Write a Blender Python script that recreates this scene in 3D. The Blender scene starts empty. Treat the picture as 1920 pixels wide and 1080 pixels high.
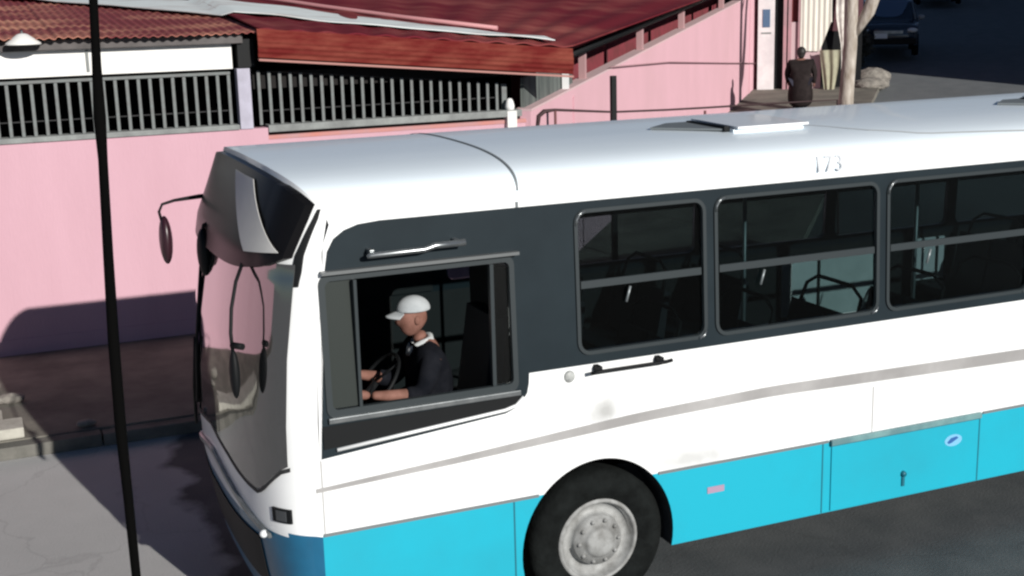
import bpy, bmesh, math, random
from mathutils import Vector, Matrix
from mathutils.geometry import tessellate_polygon
random.seed(7)
R = math.radians
scn = bpy.context.scene

# ------------------------------------------------------------ camera
CAM = Vector((-1.4953, -7.062, 3.9997)); YAW, PITCH, ROLL, FOC = 0.3977, 0.2205, -0.0268, 2417.5
cy, sy, cp, sp = math.cos(YAW), math.sin(YAW), math.cos(PITCH), math.sin(PITCH)
fw = Vector((sy*cp, cy*cp, -sp)); rt = Vector((cy, -sy, 0)); up = rt.cross(fw)
c_, s_ = math.cos(ROLL), math.sin(ROLL)
r2 = rt*c_ + up*s_; u2 = -rt*s_ + up*c_
cd = bpy.data.cameras.new('camera'); cam = bpy.data.objects.new('camera', cd); scn.collection.objects.link(cam)
M = Matrix((r2, u2, -fw)).transposed().to_4x4(); M.translation = CAM; cam.matrix_world = M
cd.sensor_width = 36; cd.lens = FOC/1920*36; cd.clip_start = .1; cd.clip_end = 3000
scn.camera = cam

# ------------------------------------------------------------ light
w = bpy.data.worlds.new('World'); scn.world = w; w.use_nodes = True
wn = w.node_tree.nodes; sky = wn.new('ShaderNodeTexSky'); sky.sky_type = 'NISHITA'; sky.sun_disc = False
SUN_EL = 20.3
sky.sun_elevation = R(SUN_EL); sky.sun_rotation = R(168.5); sky.air_density = .55; sky.dust_density = .1; sky.altitude = 1200
w.node_tree.links.new(sky.outputs[0], wn['Background'].inputs[0]); wn['Background'].inputs[1].default_value = .05
sd = bpy.data.lights.new('sun', 'SUN'); sun = bpy.data.objects.new('sun', sd); scn.collection.objects.link(sun)
sd.energy = 5; sd.angle = R(.5); sd.color = (1, .955, .89); sun.rotation_euler = (R(90-SUN_EL), 0, R(11.5))
sun.location = (0, -30, 20)
scn.view_settings.view_transform = 'Standard'; scn.view_settings.look = 'None'
scn.view_settings.gamma = 1; scn.view_settings.exposure = .1
scn.cycles.filter_width = 2.4

# ------------------------------------------------------------ materials
def mat(name, col, rough=.6, metal=0, col2=None, scale=3, detail=4, fac=(.35, .65), bump=0, bscale=40, spec=.5, stretch=None, coat=0, ior=None):
    m = bpy.data.materials.new(name); m.use_nodes = True
    N, L = m.node_tree.nodes, m.node_tree.links; b = N['Principled BSDF']
    b.inputs['Base Color'].default_value = (*col, 1); b.inputs['Roughness'].default_value = rough
    b.inputs['Metallic'].default_value = metal; b.inputs['Specular IOR Level'].default_value = spec
    b.inputs['Coat Weight'].default_value = coat; b.inputs['Coat Roughness'].default_value = .05
    if ior: b.inputs['IOR'].default_value = ior
    tc = N.new('ShaderNodeTexCoord'); mp = N.new('ShaderNodeMapping'); L.new(tc.outputs['Object'], mp.inputs[0])
    if stretch: mp.inputs['Scale'].default_value = stretch
    if col2:
        n = N.new('ShaderNodeTexNoise'); n.inputs['Scale'].default_value = scale; n.inputs['Detail'].default_value = detail
        n.inputs['Roughness'].default_value = .6
        L.new(mp.outputs[0], n.inputs['Vector'])
        r = N.new('ShaderNodeValToRGB'); e = r.color_ramp.elements
        e[0].position, e[1].position = fac; e[0].color = (*col, 1); e[1].color = (*col2, 1)
        L.new(n.outputs['Fac'], r.inputs[0]); L.new(r.outputs[0], b.inputs['Base Color'])
    if bump:
        n2 = N.new('ShaderNodeTexNoise'); n2.inputs['Scale'].default_value = bscale; n2.inputs['Detail'].default_value = 5
        L.new(mp.outputs[0], n2.inputs['Vector'])
        bp = N.new('ShaderNodeBump'); bp.inputs['Strength'].default_value = bump; bp.inputs['Distance'].default_value = .02
        L.new(n2.outputs['Fac'], bp.inputs['Height']); L.new(bp.outputs[0], b.inputs['Normal'])
    return m
def glass(name, tint, ior=1.5, rough=.02):
    m = bpy.data.materials.new(name); m.use_nodes = True
    N, L = m.node_tree.nodes, m.node_tree.links; N.remove(N['Principled BSDF']); out = N['Material Output']
    t = N.new('ShaderNodeBsdfTransparent'); t.inputs[0].default_value = (*tint, 1)
    g = N.new('ShaderNodeBsdfGlossy'); g.inputs['Roughness'].default_value = rough; g.inputs[0].default_value = (1, 1, 1, 1)
    f = N.new('ShaderNodeFresnel'); f.inputs[0].default_value = ior; mx = N.new('ShaderNodeMixShader')
    L.new(f.outputs[0], mx.inputs[0]); L.new(t.outputs[0], mx.inputs[1]); L.new(g.outputs[0], mx.inputs[2]); L.new(mx.outputs[0], out.inputs[0])
    return m
m_white = mat('bus_white_paint', (.80, .82, .83), .32, col2=(.72, .74, .75), scale=1.3, fac=(.45, .8), coat=.3)
def smudge(m, spots):
    N, L = m.node_tree.nodes, m.node_tree.links; b = N['Principled BSDF']; tc = N.new('ShaderNodeTexCoord'); sx = N.new('ShaderNodeSeparateXYZ'); L.new(tc.outputs['Object'], sx.inputs[0])
    cur = b.inputs['Base Color'].links[0].from_socket
    nz = N.new('ShaderNodeTexNoise'); nz.inputs['Scale'].default_value = 9; nz.inputs['Detail'].default_value = 6; L.new(tc.outputs['Object'], nz.inputs['Vector'])
    for (cx, cz, rx, rz, k) in spots:
        c = N.new('ShaderNodeCombineXYZ')
        for i, (ax, c0, r0) in enumerate((('X', cx-5.6, rx), ('Z', cz, rz))):
            t = N.new('ShaderNodeMath'); t.operation = 'SUBTRACT'; L.new(sx.outputs[ax], t.inputs[0]); t.inputs[1].default_value = c0
            d = N.new('ShaderNodeMath'); d.operation = 'DIVIDE'; L.new(t.outputs[0], d.inputs[0]); d.inputs[1].default_value = r0; L.new(d.outputs[0], c.inputs[i])
        ln = N.new('ShaderNodeVectorMath'); ln.operation = 'LENGTH'; L.new(c.outputs[0], ln.inputs[0])
        ad = N.new('ShaderNodeMath'); ad.operation = 'MULTIPLY_ADD'; L.new(nz.outputs['Fac'], ad.inputs[0]); ad.inputs[1].default_value = .9; L.new(ln.outputs['Value'], ad.inputs[2])
        mr = N.new('ShaderNodeMapRange'); mr.inputs[1].default_value = .7; mr.inputs[2].default_value = 1.5; mr.inputs[3].default_value = k; mr.inputs[4].default_value = 0; L.new(ad.outputs[0], mr.inputs[0])
        mx = N.new('ShaderNodeMix'); mx.data_type = 'RGBA'; L.new(mr.outputs[0], mx.inputs[0]); L.new(cur, mx.inputs[6]); mx.inputs[7].default_value = (.22, .22, .21, 1); cur = mx.outputs[2]
    L.new(cur, b.inputs['Base Color'])
smudge(m_white, [(2.75, .97, .38, .10, .42), (2.10, 1.41, .13, .11, .62), (3.95, 1.62, .16, .14, .2)])
m_roofp = mat('bus_roof_paint', (.78, .87, .94), .38, col2=(.72, .81, .88), scale=1.1, stretch=(.5, 2, 1), fac=(.35, .75), coat=.15)
m_blue = mat('bus_blue_paint', (.010, .375, .51), .38, col2=(.016, .31, .42), scale=1.2, detail=8, fac=(.42, .85), coat=.1, bump=.05, bscale=1.5)
m_blue_shade = mat('bus_blue_shaded', (.008, .13, .25), .35, col2=(.007, .09, .18), scale=2, coat=.4)  # the side blue again, darkened as if in shade, for the front
m_band = mat('bus_black_band', (.015, .024, .030), .5, col2=(.011, .018, .023), scale=1.5, spec=.12)
m_frame = mat('bus_window_frame', (.028, .036, .040), .45, spec=.25)
m_alu = mat('aluminium_trim', (.35, .37, .38), .3, metal=.8, col2=(.22, .24, .25), scale=9)
m_line = mat('grey_stripe_paint', (.28, .275, .275), .5, col2=(.42, .415, .415), scale=1.6, detail=8, fac=(.42, .75))
m_seam = mat('panel_seam_grey', (.15, .17, .18), .6)
m_seamb = mat('panel_seam_blue', (.006, .12, .17), .5)
m_rub = mat('black_rubber', (.015, .016, .017), .8, col2=(.03, .03, .032), scale=12)
m_blk = mat('black_plastic', (.006, .007, .008), .6, spec=.2)
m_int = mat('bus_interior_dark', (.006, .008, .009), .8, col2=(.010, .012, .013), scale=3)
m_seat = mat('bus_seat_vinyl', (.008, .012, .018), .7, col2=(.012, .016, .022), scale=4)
m_bar = mat('grab_bar_grey', (.25, .28, .29), .4, metal=.4)
m_tyre = mat('tyre_rubber', (.005, .006, .006), .9, spec=.1, col2=(.010, .012, .012), scale=9, bump=.3)
m_rim = mat('wheel_steel_grey', (.34, .35, .35), .7, metal=.1, col2=(.13, .13, .125), scale=9, detail=8, fac=(.35, .7))
m_sign = mat('destination_panel_grey', (.55, .55, .53), .5, col2=(.60, .60, .58), scale=2)
m_glass = glass('tinted_bus_glass', (.50, .57, .58), 1.25)
m_glassc = glass('clear_cab_glass', (.55, .58, .58), 1.5)
m_wind = mat('windscreen_dark_glass', (.010, .011, .012), .05, spec=1.0, coat=1, ior=2.0)
m_lamp = mat('lamp_lens', (.75, .78, .80), .2)
m_skin = mat('skin', (.17, .082, .062), .7, spec=.2, col2=(.24, .12, .095), scale=16); m_hair = mat('black_hair', (.012, .010, .010), .6)
m_pink = mat('pink_wall_plaster', (.535, .33, .39), .9, spec=.2, col2=(.50, .305, .36), scale=1.3, detail=9, fac=(.38, .72), bump=.2, bscale=25, stretch=(1.4, 1, .35))
m_pinkd = mat('terracotta_plaster', (.50, .20, .17), .85, col2=(.42, .24, .25), scale=2)
m_kerb = mat('dirty_kerb_cement', (.17, .165, .15), .95, spec=.1, col2=(.10, .10, .09), scale=3, detail=7, bump=.3)
m_cap = mat('weathered_cement', (.27, .29, .285), .9, col2=(.18, .19, .19), scale=4, detail=7, bump=.3)
m_side = mat('sidewalk_cement', (.20, .19, .165), .95, spec=.1, col2=(.11, .105, .095), scale=1.6, detail=8, fac=(.35, .7), bump=.35, bscale=30)
m_railm = mat('railing_grey_iron', (.17, .19, .19), .7, spec=.2, col2=(.15, .155, .155), scale=14)
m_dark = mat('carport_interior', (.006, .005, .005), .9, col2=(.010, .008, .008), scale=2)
m_wboard = mat('white_painted_board', (.82, .82, .80), .7, col2=(.70, .70, .68), scale=2.5, stretch=(1, 1, .2))
m_gut = mat('grey_gutter', (.10, .09, .09), .7, col2=(.05, .045, .045), scale=3)
m_roof = mat('maroon_tin_roof', (.22, .05, .055), .75, spec=.2, col2=(.62, .30, .20), scale=1.0, detail=8, fac=(.48, .68), stretch=(.6, 1.6, 1))
m_rust = mat('rusty_red_sheet', (.12, .013, .012), .85, spec=.12, col2=(.20, .050, .035), scale=2.6, detail=9, fac=(.40, .72), stretch=(.9, 1, 3.2))
m_galv = mat('galvanised_sheet', (.74, .80, .80), .6, col2=(.48, .42, .40), scale=1.6, detail=8, fac=(.5, .75), stretch=(.6, 1.6, 1))
m_pink2 = mat('side_wall_plaster', (.64, .385, .445), .9, spec=.2, col2=(.58, .355, .40), scale=.9, detail=7, fac=(.3, .7), bump=.15, stretch=(1, 1, .5))
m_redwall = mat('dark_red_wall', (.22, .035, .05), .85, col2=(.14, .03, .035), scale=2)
m_cream = mat('cream_sheet', (.74, .72, .65), .7, col2=(.64, .62, .54), scale=3, stretch=(4, 4, .4))
m_cable = mat('black_cable', (.002, .002, .002), .9, spec=.05)
m_bark = mat('pale_bark', (.50, .46, .41), .9, col2=(.26, .22, .18), scale=3.5, detail=8, bump=.6, bscale=12, stretch=(2, 2, .6))
m_rock = mat('grey_rubble', (.28, .26, .23), .95, col2=(.15, .14, .125), scale=6, bump=.5)
m_carp = mat('dark_blue_car_paint', (.012, .028, .05), .25, coat=.8, col2=(.010, .022, .04), scale=2)
m_carg = mat('car_glass', (.09, .15, .25), .15, spec=.8, coat=.6)
m_carg2 = mat('grey_car_paint', (.30, .31, .32), .3, coat=.6)
m_leaf = mat('leaf_green', (.05, .085, .03), .7, col2=(.10, .12, .05), scale=3)
m_leafd = mat('dry_shrub', (.045, .045, .03), .8, col2=(.10, .09, .065), scale=5)

# road: bleached grey concrete in front of the bus, dark asphalt lane behind it, also darkening its shadow
def road_mat():
    m = mat('street_surface', (.42, .42, .42), .9, col2=(.36, .36, .36), scale=.9, detail=8, fac=(.3, .75), bump=.25, bscale=45)
    N, L = m.node_tree.nodes, m.node_tree.links; b = N['Principled BSDF']
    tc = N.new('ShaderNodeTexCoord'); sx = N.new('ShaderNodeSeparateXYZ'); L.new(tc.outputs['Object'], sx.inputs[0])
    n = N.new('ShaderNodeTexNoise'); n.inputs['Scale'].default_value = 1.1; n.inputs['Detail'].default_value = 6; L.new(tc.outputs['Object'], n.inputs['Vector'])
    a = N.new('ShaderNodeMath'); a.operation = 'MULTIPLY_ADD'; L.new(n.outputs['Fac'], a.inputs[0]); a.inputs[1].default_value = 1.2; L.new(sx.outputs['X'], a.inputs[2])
    r = N.new('ShaderNodeMapRange'); r.inputs[1].default_value = .45; r.inputs[2].default_value = .6; L.new(a.outputs[0], r.inputs[0])  # asphalt edge pulled into the bus shadow to darken it by colour
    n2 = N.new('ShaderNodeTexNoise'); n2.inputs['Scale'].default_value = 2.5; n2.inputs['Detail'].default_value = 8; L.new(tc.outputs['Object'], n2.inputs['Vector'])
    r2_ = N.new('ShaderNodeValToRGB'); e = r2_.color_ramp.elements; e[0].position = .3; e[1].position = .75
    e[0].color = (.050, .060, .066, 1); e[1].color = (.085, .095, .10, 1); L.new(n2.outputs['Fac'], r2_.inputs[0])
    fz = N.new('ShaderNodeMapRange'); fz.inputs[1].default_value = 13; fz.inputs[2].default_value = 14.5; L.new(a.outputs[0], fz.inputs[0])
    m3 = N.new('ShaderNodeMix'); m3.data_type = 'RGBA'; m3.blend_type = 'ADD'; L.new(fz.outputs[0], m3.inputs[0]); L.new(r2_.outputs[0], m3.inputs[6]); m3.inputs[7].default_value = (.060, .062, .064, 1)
    vo = N.new('ShaderNodeTexVoronoi'); vo.feature = 'DISTANCE_TO_EDGE'; vo.inputs['Scale'].default_value = .55
    nd = N.new('ShaderNodeTexNoise'); nd.inputs['Scale'].default_value = 2.2; nd.inputs['Detail'].default_value = 6; L.new(tc.outputs['Object'], nd.inputs['Vector'])
    va = N.new('ShaderNodeVectorMath'); va.operation = 'MULTIPLY_ADD'; L.new(nd.outputs['Color'], va.inputs[0]); va.inputs[1].default_value = (.8, .8, 0); L.new(tc.outputs['Object'], va.inputs[2]); L.new(va.outputs[0], vo.inputs['Vector'])
    cr = N.new('ShaderNodeMapRange'); cr.inputs[1].default_value = .002; cr.inputs[2].default_value = .010; cr.inputs[3].default_value = .88; cr.inputs[4].default_value = 1; L.new(vo.outputs['Distance'], cr.inputs[0])
    mc = N.new('ShaderNodeMix'); mc.data_type = 'RGBA'; mc.blend_type = 'MULTIPLY'; mc.inputs[0].default_value = 1
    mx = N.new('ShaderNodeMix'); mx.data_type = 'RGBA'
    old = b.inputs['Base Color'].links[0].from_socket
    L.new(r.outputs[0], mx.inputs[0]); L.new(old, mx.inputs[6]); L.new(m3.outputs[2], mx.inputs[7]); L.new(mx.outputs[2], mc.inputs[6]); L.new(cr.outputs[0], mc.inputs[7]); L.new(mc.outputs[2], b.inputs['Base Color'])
    return m
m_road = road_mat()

# ------------------------------------------------------------ helpers
col = scn.collection
def tag(o, label=None, cat=None, group=None, kind=None):
    for k, v in (('label', label), ('category', cat), ('group', group), ('kind', kind)):
        if v: o[k] = v
    return o
def empty(name, loc=(0, 0, 0), rz=0):
    o = bpy.data.objects.new(name, None); col.objects.link(o); o.location = loc; o.rotation_euler = (0, 0, rz); o.empty_display_size = .2
    return o
def origin(p):
    v = Vector((0, 0, 0))
    while p: v += p.location; p = p.parent
    return v
class MB:
    def __init__(s): s.bm = bmesh.new(); s.mi = 0; s.sm = False
    def face(s, pts, smooth=None):
        f = s.bm.faces.new([s.bm.verts.new(p) for p in pts]); f.material_index = s.mi; f.smooth = s.sm if smooth is None else smooth; return f
    def box(s, a, b, bev=0):
        r = bmesh.ops.create_cube(s.bm, size=1)
        vs = r['verts']; a, b = Vector(a), Vector(b); d = b-a; c = (a+b)/2
        for v in vs: v.co = Vector((v.co.x*d.x, v.co.y*d.y, v.co.z*d.z))+c
        fs = set(f for v in vs for f in v.link_faces)
        for f in fs: f.material_index = s.mi
        if bev:
            es = list(set(e for v in vs for e in v.link_edges))
            rr = bmesh.ops.bevel(s.bm, geom=es, offset=bev, segments=2, affect='EDGES', profile=.7)
            for f in rr['faces']: f.material_index = s.mi
        return s
    def prism(s, quad, vec):     # polygon extruded along vec
        q = [Vector(p) for p in quad]; v = Vector(vec); n = len(q)
        a = [s.bm.verts.new(p) for p in q]; b = [s.bm.verts.new(p+v) for p in q]
        fs = [s.bm.faces.new(a), s.bm.faces.new(b[::-1])]
        for i in range(n): fs.append(s.bm.faces.new((a[i], b[i], b[(i+1) % n], a[(i+1) % n])))
        for f in fs: f.material_index = s.mi
        return s
    def tube(s, pts, r, n=8, closed=False, cap=True):
        pts = [Vector(p) for p in pts]; k = len(pts); rs = r if isinstance(r, (list, tuple)) else [r]*k
        rings = []; ref = None
        for i, p in enumerate(pts):
            if closed: t = pts[(i+1) % k]-pts[i-1]
            else: t = pts[min(i+1, k-1)]-pts[max(i-1, 0)]
            t.normalize()
            if ref is None: ref = t.orthogonal().normalized()
            ref = (ref-t*ref.dot(t)); ref = ref.normalized() if ref.length > 1e-5 else t.orthogonal().normalized()
            bn = t.cross(ref)
            rings.append([s.bm.verts.new(p+(ref*math.cos(2*math.pi*j/n)+bn*math.sin(2*math.pi*j/n))*rs[i]) for j in range(n)])
        for i in range(k if closed else k-1):
            A, B = rings[i], rings[(i+1) % k]
            for j in range(n):
                f = s.bm.faces.new((A[j], A[(j+1) % n], B[(j+1) % n], B[j])); f.smooth = True; f.material_index = s.mi
        if cap and not closed:
            for q in (rings[0][::-1], rings[-1]): f = s.bm.faces.new(q); f.material_index = s.mi
        return s
    def lathe(s, prof, c, axis='Y', n=40, a0=0, a1=2*math.pi):   # prof: (radius, along)
        c = Vector(c); full = abs(a1-a0-2*math.pi) < 1e-6; rings = []
        cnt = n if full else n+1
        for i in range(cnt):
            a = a0+(a1-a0)*i/n; ring = []
            for (r, h) in prof:
                if axis == 'Y': p = (r*math.cos(a), h, r*math.sin(a))
                elif axis == 'X': p = (h, r*math.cos(a), r*math.sin(a))
                else: p = (r*math.cos(a), r*math.sin(a), h)
                ring.append(s.bm.verts.new(c+Vector(p)))
            rings.append(ring)
        for i in range(n):
            A, B = rings[i], rings[(i+1) % cnt]
            for j in range(len(prof)-1):
                try: f = s.bm.faces.new((A[j], B[j], B[j+1], A[j+1])); f.smooth = True; f.material_index = s.mi
                except ValueError: pass
        return s
    def grid(s, fn, nu, nv, mfn=None, smooth=True):
        V = [[s.bm.verts.new(fn(i/nu, j/nv)) for j in range(nv+1)] for i in range(nu+1)]
        for i in range(nu):
            for j in range(nv):
                f = s.bm.faces.new((V[i][j], V[i+1][j], V[i+1][j+1], V[i][j+1])); f.smooth = smooth
                f.material_index = mfn((i+.5)/nu, (j+.5)/nv) if mfn else s.mi
        return s
    def slab(s, fn, nu, nv, off):      # a grid given thickness, off = vector or function(point)
        g = lambda u, v: Vector(fn(u, v)); h = lambda u, v: g(u, v)+Vector(off)
        s.grid(g, nu, nv); s.grid(h, nu, nv)
        for ed in (lambda t: (t, 0), lambda t: (t, 1)): s.grid(lambda u, v: g(*ed(u)).lerp(h(*ed(u)), v), nu, 1, smooth=False)
        for ed in (lambda t: (0, t), lambda t: (1, t)): s.grid(lambda u, v: g(*ed(u)).lerp(h(*ed(u)), v), nv, 1, smooth=False)
        return s
    def panel(s, outline, holes, mp, th):   # 2D polygon with holes; mp(x,z)->point ; th = thickness vector
        loops = [outline]+list(holes); T = Vector(th)
        fl = [p for l in loops for p in l]
        tris = tessellate_polygon([[Vector((x, z, 0)) for x, z in l] for l in loops])
        A = [s.bm.verts.new(Vector(mp(*p))) for p in fl]; B = [s.bm.verts.new(Vector(mp(*p))+T) for p in fl]
        for t in tris:
            for VV in (A, B):
                try: f = s.bm.faces.new([VV[i] for i in t]); f.material_index = s.mi
                except ValueError: pass
        k = 0
        for l in loops:
            n = len(l)
            for i in range(n):
                a, b = k+i, k+(i+1) % n
                f = s.bm.faces.new((A[a], A[b], B[b], B[a])); f.material_index = s.mi
            k += n
        return s
    def ball(s, c, r, sub=2, jit=0):
        rr = bmesh.ops.create_icosphere(s.bm, subdivisions=sub, radius=1)
        r = Vector(r) if not isinstance(r, (int, float)) else Vector((r, r, r))
        for v in rr['verts']:
            k = 1+random.uniform(-jit, jit)
            v.co = Vector((v.co.x*r.x, v.co.y*r.y, v.co.z*r.z))*k+Vector(c)
        for f in set(f for v in rr['verts'] for f in v.link_faces): f.smooth = jit == 0; f.material_index = s.mi
        return s
    def build(s, name, mats, parent=None, local=False):
        bmesh.ops.recalc_face_normals(s.bm, faces=s.bm.faces)
        me = bpy.data.meshes.new(name); s.bm.to_mesh(me); s.bm.free()
        for m in (mats if isinstance(mats, (list, tuple)) else [mats]): me.materials.append(m)
        o = bpy.data.objects.new(name, me); col.objects.link(o)
        if parent:
            o.parent = parent
            if not local: me.transform(Matrix.Translation(-origin(parent)))
        return o
def place_origin(o, loc):     # put a single-mesh thing's origin at its base
    o.data.transform(Matrix.Translation(-Vector(loc))); o.location = loc; return o
def lut(t, pts):
    if t <= pts[0][0]: return pts[0][1]
    for (a, x), (b, y) in zip(pts, pts[1:]):
        if t <= b:
            k = (t-a)/(b-a); return x+(y-x)*k
    return pts[-1][1]
def rrect(x0, z0, x1, z1, r, n=5, corners=(1, 1, 1, 1)):
    P = []
    for (cx, cz, a, on, px, pz) in ((x1-r, z0+r, -90, corners[0], x1, z0), (x1-r, z1-r, 0, corners[1], x1, z1), (x0+r, z1-r, 90, corners[2], x0, z1), (x0+r, z0+r, 180, corners[3], x0, z0)):
        if not on: P.append((px, pz)); continue
        for i in range(n+1):
            t = R(a+90*i/n); P.append((cx+r*math.cos(t), cz+r*math.sin(t)))
    return P
def skin_mesh(name, joints, edges, radii, mats, parent, sub=2, local=True):
    me = bpy.data.meshes.new(name); me.from_pydata([Vector(j) for j in joints], edges, [])
    o = bpy.data.objects.new(name, me); col.objects.link(o)
    md = o.modifiers.new('s', 'SKIN'); md.use_smooth_shade = True
    for i, v in enumerate(me.skin_vertices[0].data):
        r = radii[i]; v.radius = (r, r) if isinstance(r, (int, float)) else r; v.use_root = i == 0
    sb = o.modifiers.new('b', 'SUBSURF'); sb.levels = sub; sb.render_levels = sub
    dg = bpy.context.evaluated_depsgraph_get(); dg.update()
    nm = bpy.data.meshes.new_from_object(o.evaluated_get(dg)); bpy.data.objects.remove(o)
    for p in nm.polygons: p.use_smooth = True
    nm.materials.clear(); nm.materials.append(mats)
    o = bpy.data.objects.new(name, nm); col.objects.link(o); o.parent = parent
    return o

# ------------------------------------------------------------ ground
S = Vector((.677, .736, 0)); SN = Vector((-.736, .677, 0)); CORNER = Vector((5.36, 8.47, 0))
def gh(x, y):
    t = (x-CORNER.x)*S.x+(y-CORNER.y)*S.y
    return min(max(0, t), 130)*.077
xs = [-400, -150, -60, -30]+[-15+i*1.5 for i in range(50)]+[62+i*8 for i in range(12)]+[200, 400, 900]
ys = list(xs)
b = MB(); V = [[b.bm.verts.new((x, y, gh(x, y))) for y in ys] for x in xs]
for i in range(len(xs)-1):
    for j in range(len(ys)-1): b.bm.faces.new((V[i][j], V[i+1][j], V[i+1][j+1], V[i][j+1])).smooth = True
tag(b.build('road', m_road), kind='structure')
# sidewalk in front of the pink wall, with kerb; it bends along the side street
SW = .13
b = MB()
b.prism([(-40, 5.24, 0), (7.0, 5.24, 0), (7.0, 6.95, 0), (5.36, 8.47, 0), (-40, 8.47, 0)], (0, 0, SW))
def ssw(u, v):
    P = CORNER+S*(-.1+20*u)-SN*(3.15*v); return Vector((P.x, P.y, gh(P.x, P.y)+SW+.004))
b.slab(ssw, 20, 1, (0, 0, -.2))
tag(b.build('sidewalk', m_side), kind='structure')
b = MB()
for i in range(36):       # kerb stones with open joints
    x = -28.6+i*1.0
    b.box((x, 5.06, 0), (x+.985, 5.238, SW-.012+random.uniform(-.004, .004)), .012)
tag(b.build('kerb', m_kerb), kind='structure')
b = MB()
b.box((-6.5, 5.27, SW), (-1.28, 5.62, SW+.10), .015); b.box((-6.5, 5.63, SW), (-1.45, 6.1, SW+.06), .02)
o = b.build('cement_step', mat('pale_cement', (.46, .45, .40), .9, col2=(.34, .33, .29), scale=5, detail=7, bump=.3)); tag(place_origin(o, (-4, 5.5, SW)), 'low worn cement step at the edge of the sidewalk on the left', 'step')
for i, (x, y, r) in enumerate([(-1.35, 6.5, .09), (-.72, 5.35, .06), (-1.6, 7.0, .11)]):
    b = MB(); b.ball((x, y, SW+r*.5), (r*1.6, r, r*.6), 3, .06); o = b.build('stone', m_rock)
    tag(place_origin(o, (x, y, SW)), ['fist sized pale stone on the sidewalk at the left edge', 'small stone at the kerb in the bus shadow', 'larger pale stone nearest the pink wall at left'][i], 'stone', 'loose stones on the sidewalk')

# ------------------------------------------------------------ pink front wall + railings
WY = 10.2
ENV0 = len(bpy.data.objects)
env_before = set(bpy.data.objects)
t = empty('boundary_wall', (-4, WY, 0)); tag(t, 'pink plastered boundary wall with the bus shadow falling across its foot', 'wall')
b = MB(); b.box((-40, WY, 0), (3.98, WY+.18, 2.44)); b.build('wall_panel', m_pink, t)
b = MB(); b.box((-40, WY-.03, 2.44), (3.63, WY+.2, 2.50), .01); b.build('cap', m_cap, t)
b = MB(); b.box((-40, WY-.012, 0), (3.98, WY-.001, .30)); b.build('plinth', m_pink, t)
t = empty('pillar', (3.72, WY, 0)); tag(t, 'pale lilac square post between the two runs of grey railing', 'pillar')
b = MB(); b.box((3.64, WY-.02, 2.441), (3.80, WY+.14, 3.16), .008); b.build('shaft', mat('lilac_paint', (.42, .41, .50), .8, col2=(.34, .33, .40), scale=5), t)
t = empty('gate_wall', (6, WY+.1, 0)); tag(t, 'terracotta low wall under a grey cement beam right of the pink wall', 'wall')
b = MB(); b.box((3.985, WY+.05, 0), (7.50, WY+.2, 2.30)); b.build('wall_panel', m_pink, t)
b = MB(); b.box((3.985, WY+.04, 2.30), (7.50, WY+.21, 2.345)); b.build('coping', m_pinkd, t)
b = MB(); b.box((3.985, WY-.02, 2.385), (7.42, WY+.2, 2.47), .01); b.build('beam', m_cap, t)
b = MB(); b.box((3.99, WY+.10, 2.346), (7.48, WY+.19, 2.384)); b.build('gap_strip', m_blk, t)

def railing(name, x0, x1, step, zb, ztf, label, toprail=True):
    t = empty(name, ((x0+x1)/2, WY+.08, zb)); tag(t, label, 'railing', 'grey iron railings on the wall')
    n = int(round((x1-x0)/step))
    for i in range(n+1):
        x = x0+(x1-x0)*i/n; z1 = ztf(x); b = MB(); b.box((x-.019, WY+.07, zb), (x+.019, WY+.095, z1), .004); b.build('bar', m_railm, t)
    if toprail:
        b = MB(); b.prism([(x0-.02, WY+.055, ztf(x0)+.002), (x1+.02, WY+.055, ztf(x1)+.002), (x1+.02, WY+.055, ztf(x1)+.035), (x0-.02, WY+.055, ztf(x0)+.035)], (0, .045, 0)); b.build('top_rail', m_railm, t)
    b = MB(); b.box((x0-.02, WY+.098, zb+.16), (x1+.02, WY+.108, zb+.172)); b.build('middle_rail', m_rub, t)
    return t
railing('iron_railing', -1.95, 3.55, .1345, 2.50, lambda x: 3.09, 'grey flat bar railing on the pink wall left of the lilac post')
railing('iron_railing', 3.92, 7.10, .1325, 2.47, lambda x: 3.12-(x-3.92)*.092, 'grey bar railing on the cement beam under the rusty awning', False)
t = empty('gate_post', (7.27, WY, 0)); tag(t, 'white capped gate post at the end of the grey beam', 'post')
b = MB(); b.box((7.20, WY-.03, 0), (7.34, WY+.13, 2.46), .01); b.build('shaft', mat('white_post', (.7, .7, .69), .8), t)
b = MB(); b.lathe([(0, 2.62), (.03, 2.615), (.05, 2.58), (.065, 2.52), (.06, 2.46), (0, 2.46)], (7.27, WY+.05, 0), 'Z', 16); b.build('finial', mat('white_post_cap', (.8, .8, .8), .6), t)
b = MB(); b.box((7.20, WY+.14, 2.4), (7.27, WY+.2, 2.80)); b.build('bracket', m_railm, t)

def warp_env(objs):
    # survey correction of the house front: shift and slight scale of what was laid out above
    def W(p): return Vector((p.x*.971-1.973, p.y-1.73, p.z+.12*min(max(p.z, 0)/2.4, 1)))
    done = set(); orig = {o: origin(o) for o in objs}
    for o in objs:
        if o.type == 'MESH' and o.data not in done:
            done.add(o.data); g = orig[o]; r0 = o
            while r0.parent: r0 = r0.parent
            g2 = W(orig[r0]) if r0 in orig else Vector((0, 0, 0))
            for v in o.data.vertices: v.co = W(v.co+g)-g2
    for o in objs:
        if not o.parent: o.location = W(orig[o])
warp_env([o for o in bpy.data.objects if o not in env_before])
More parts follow.
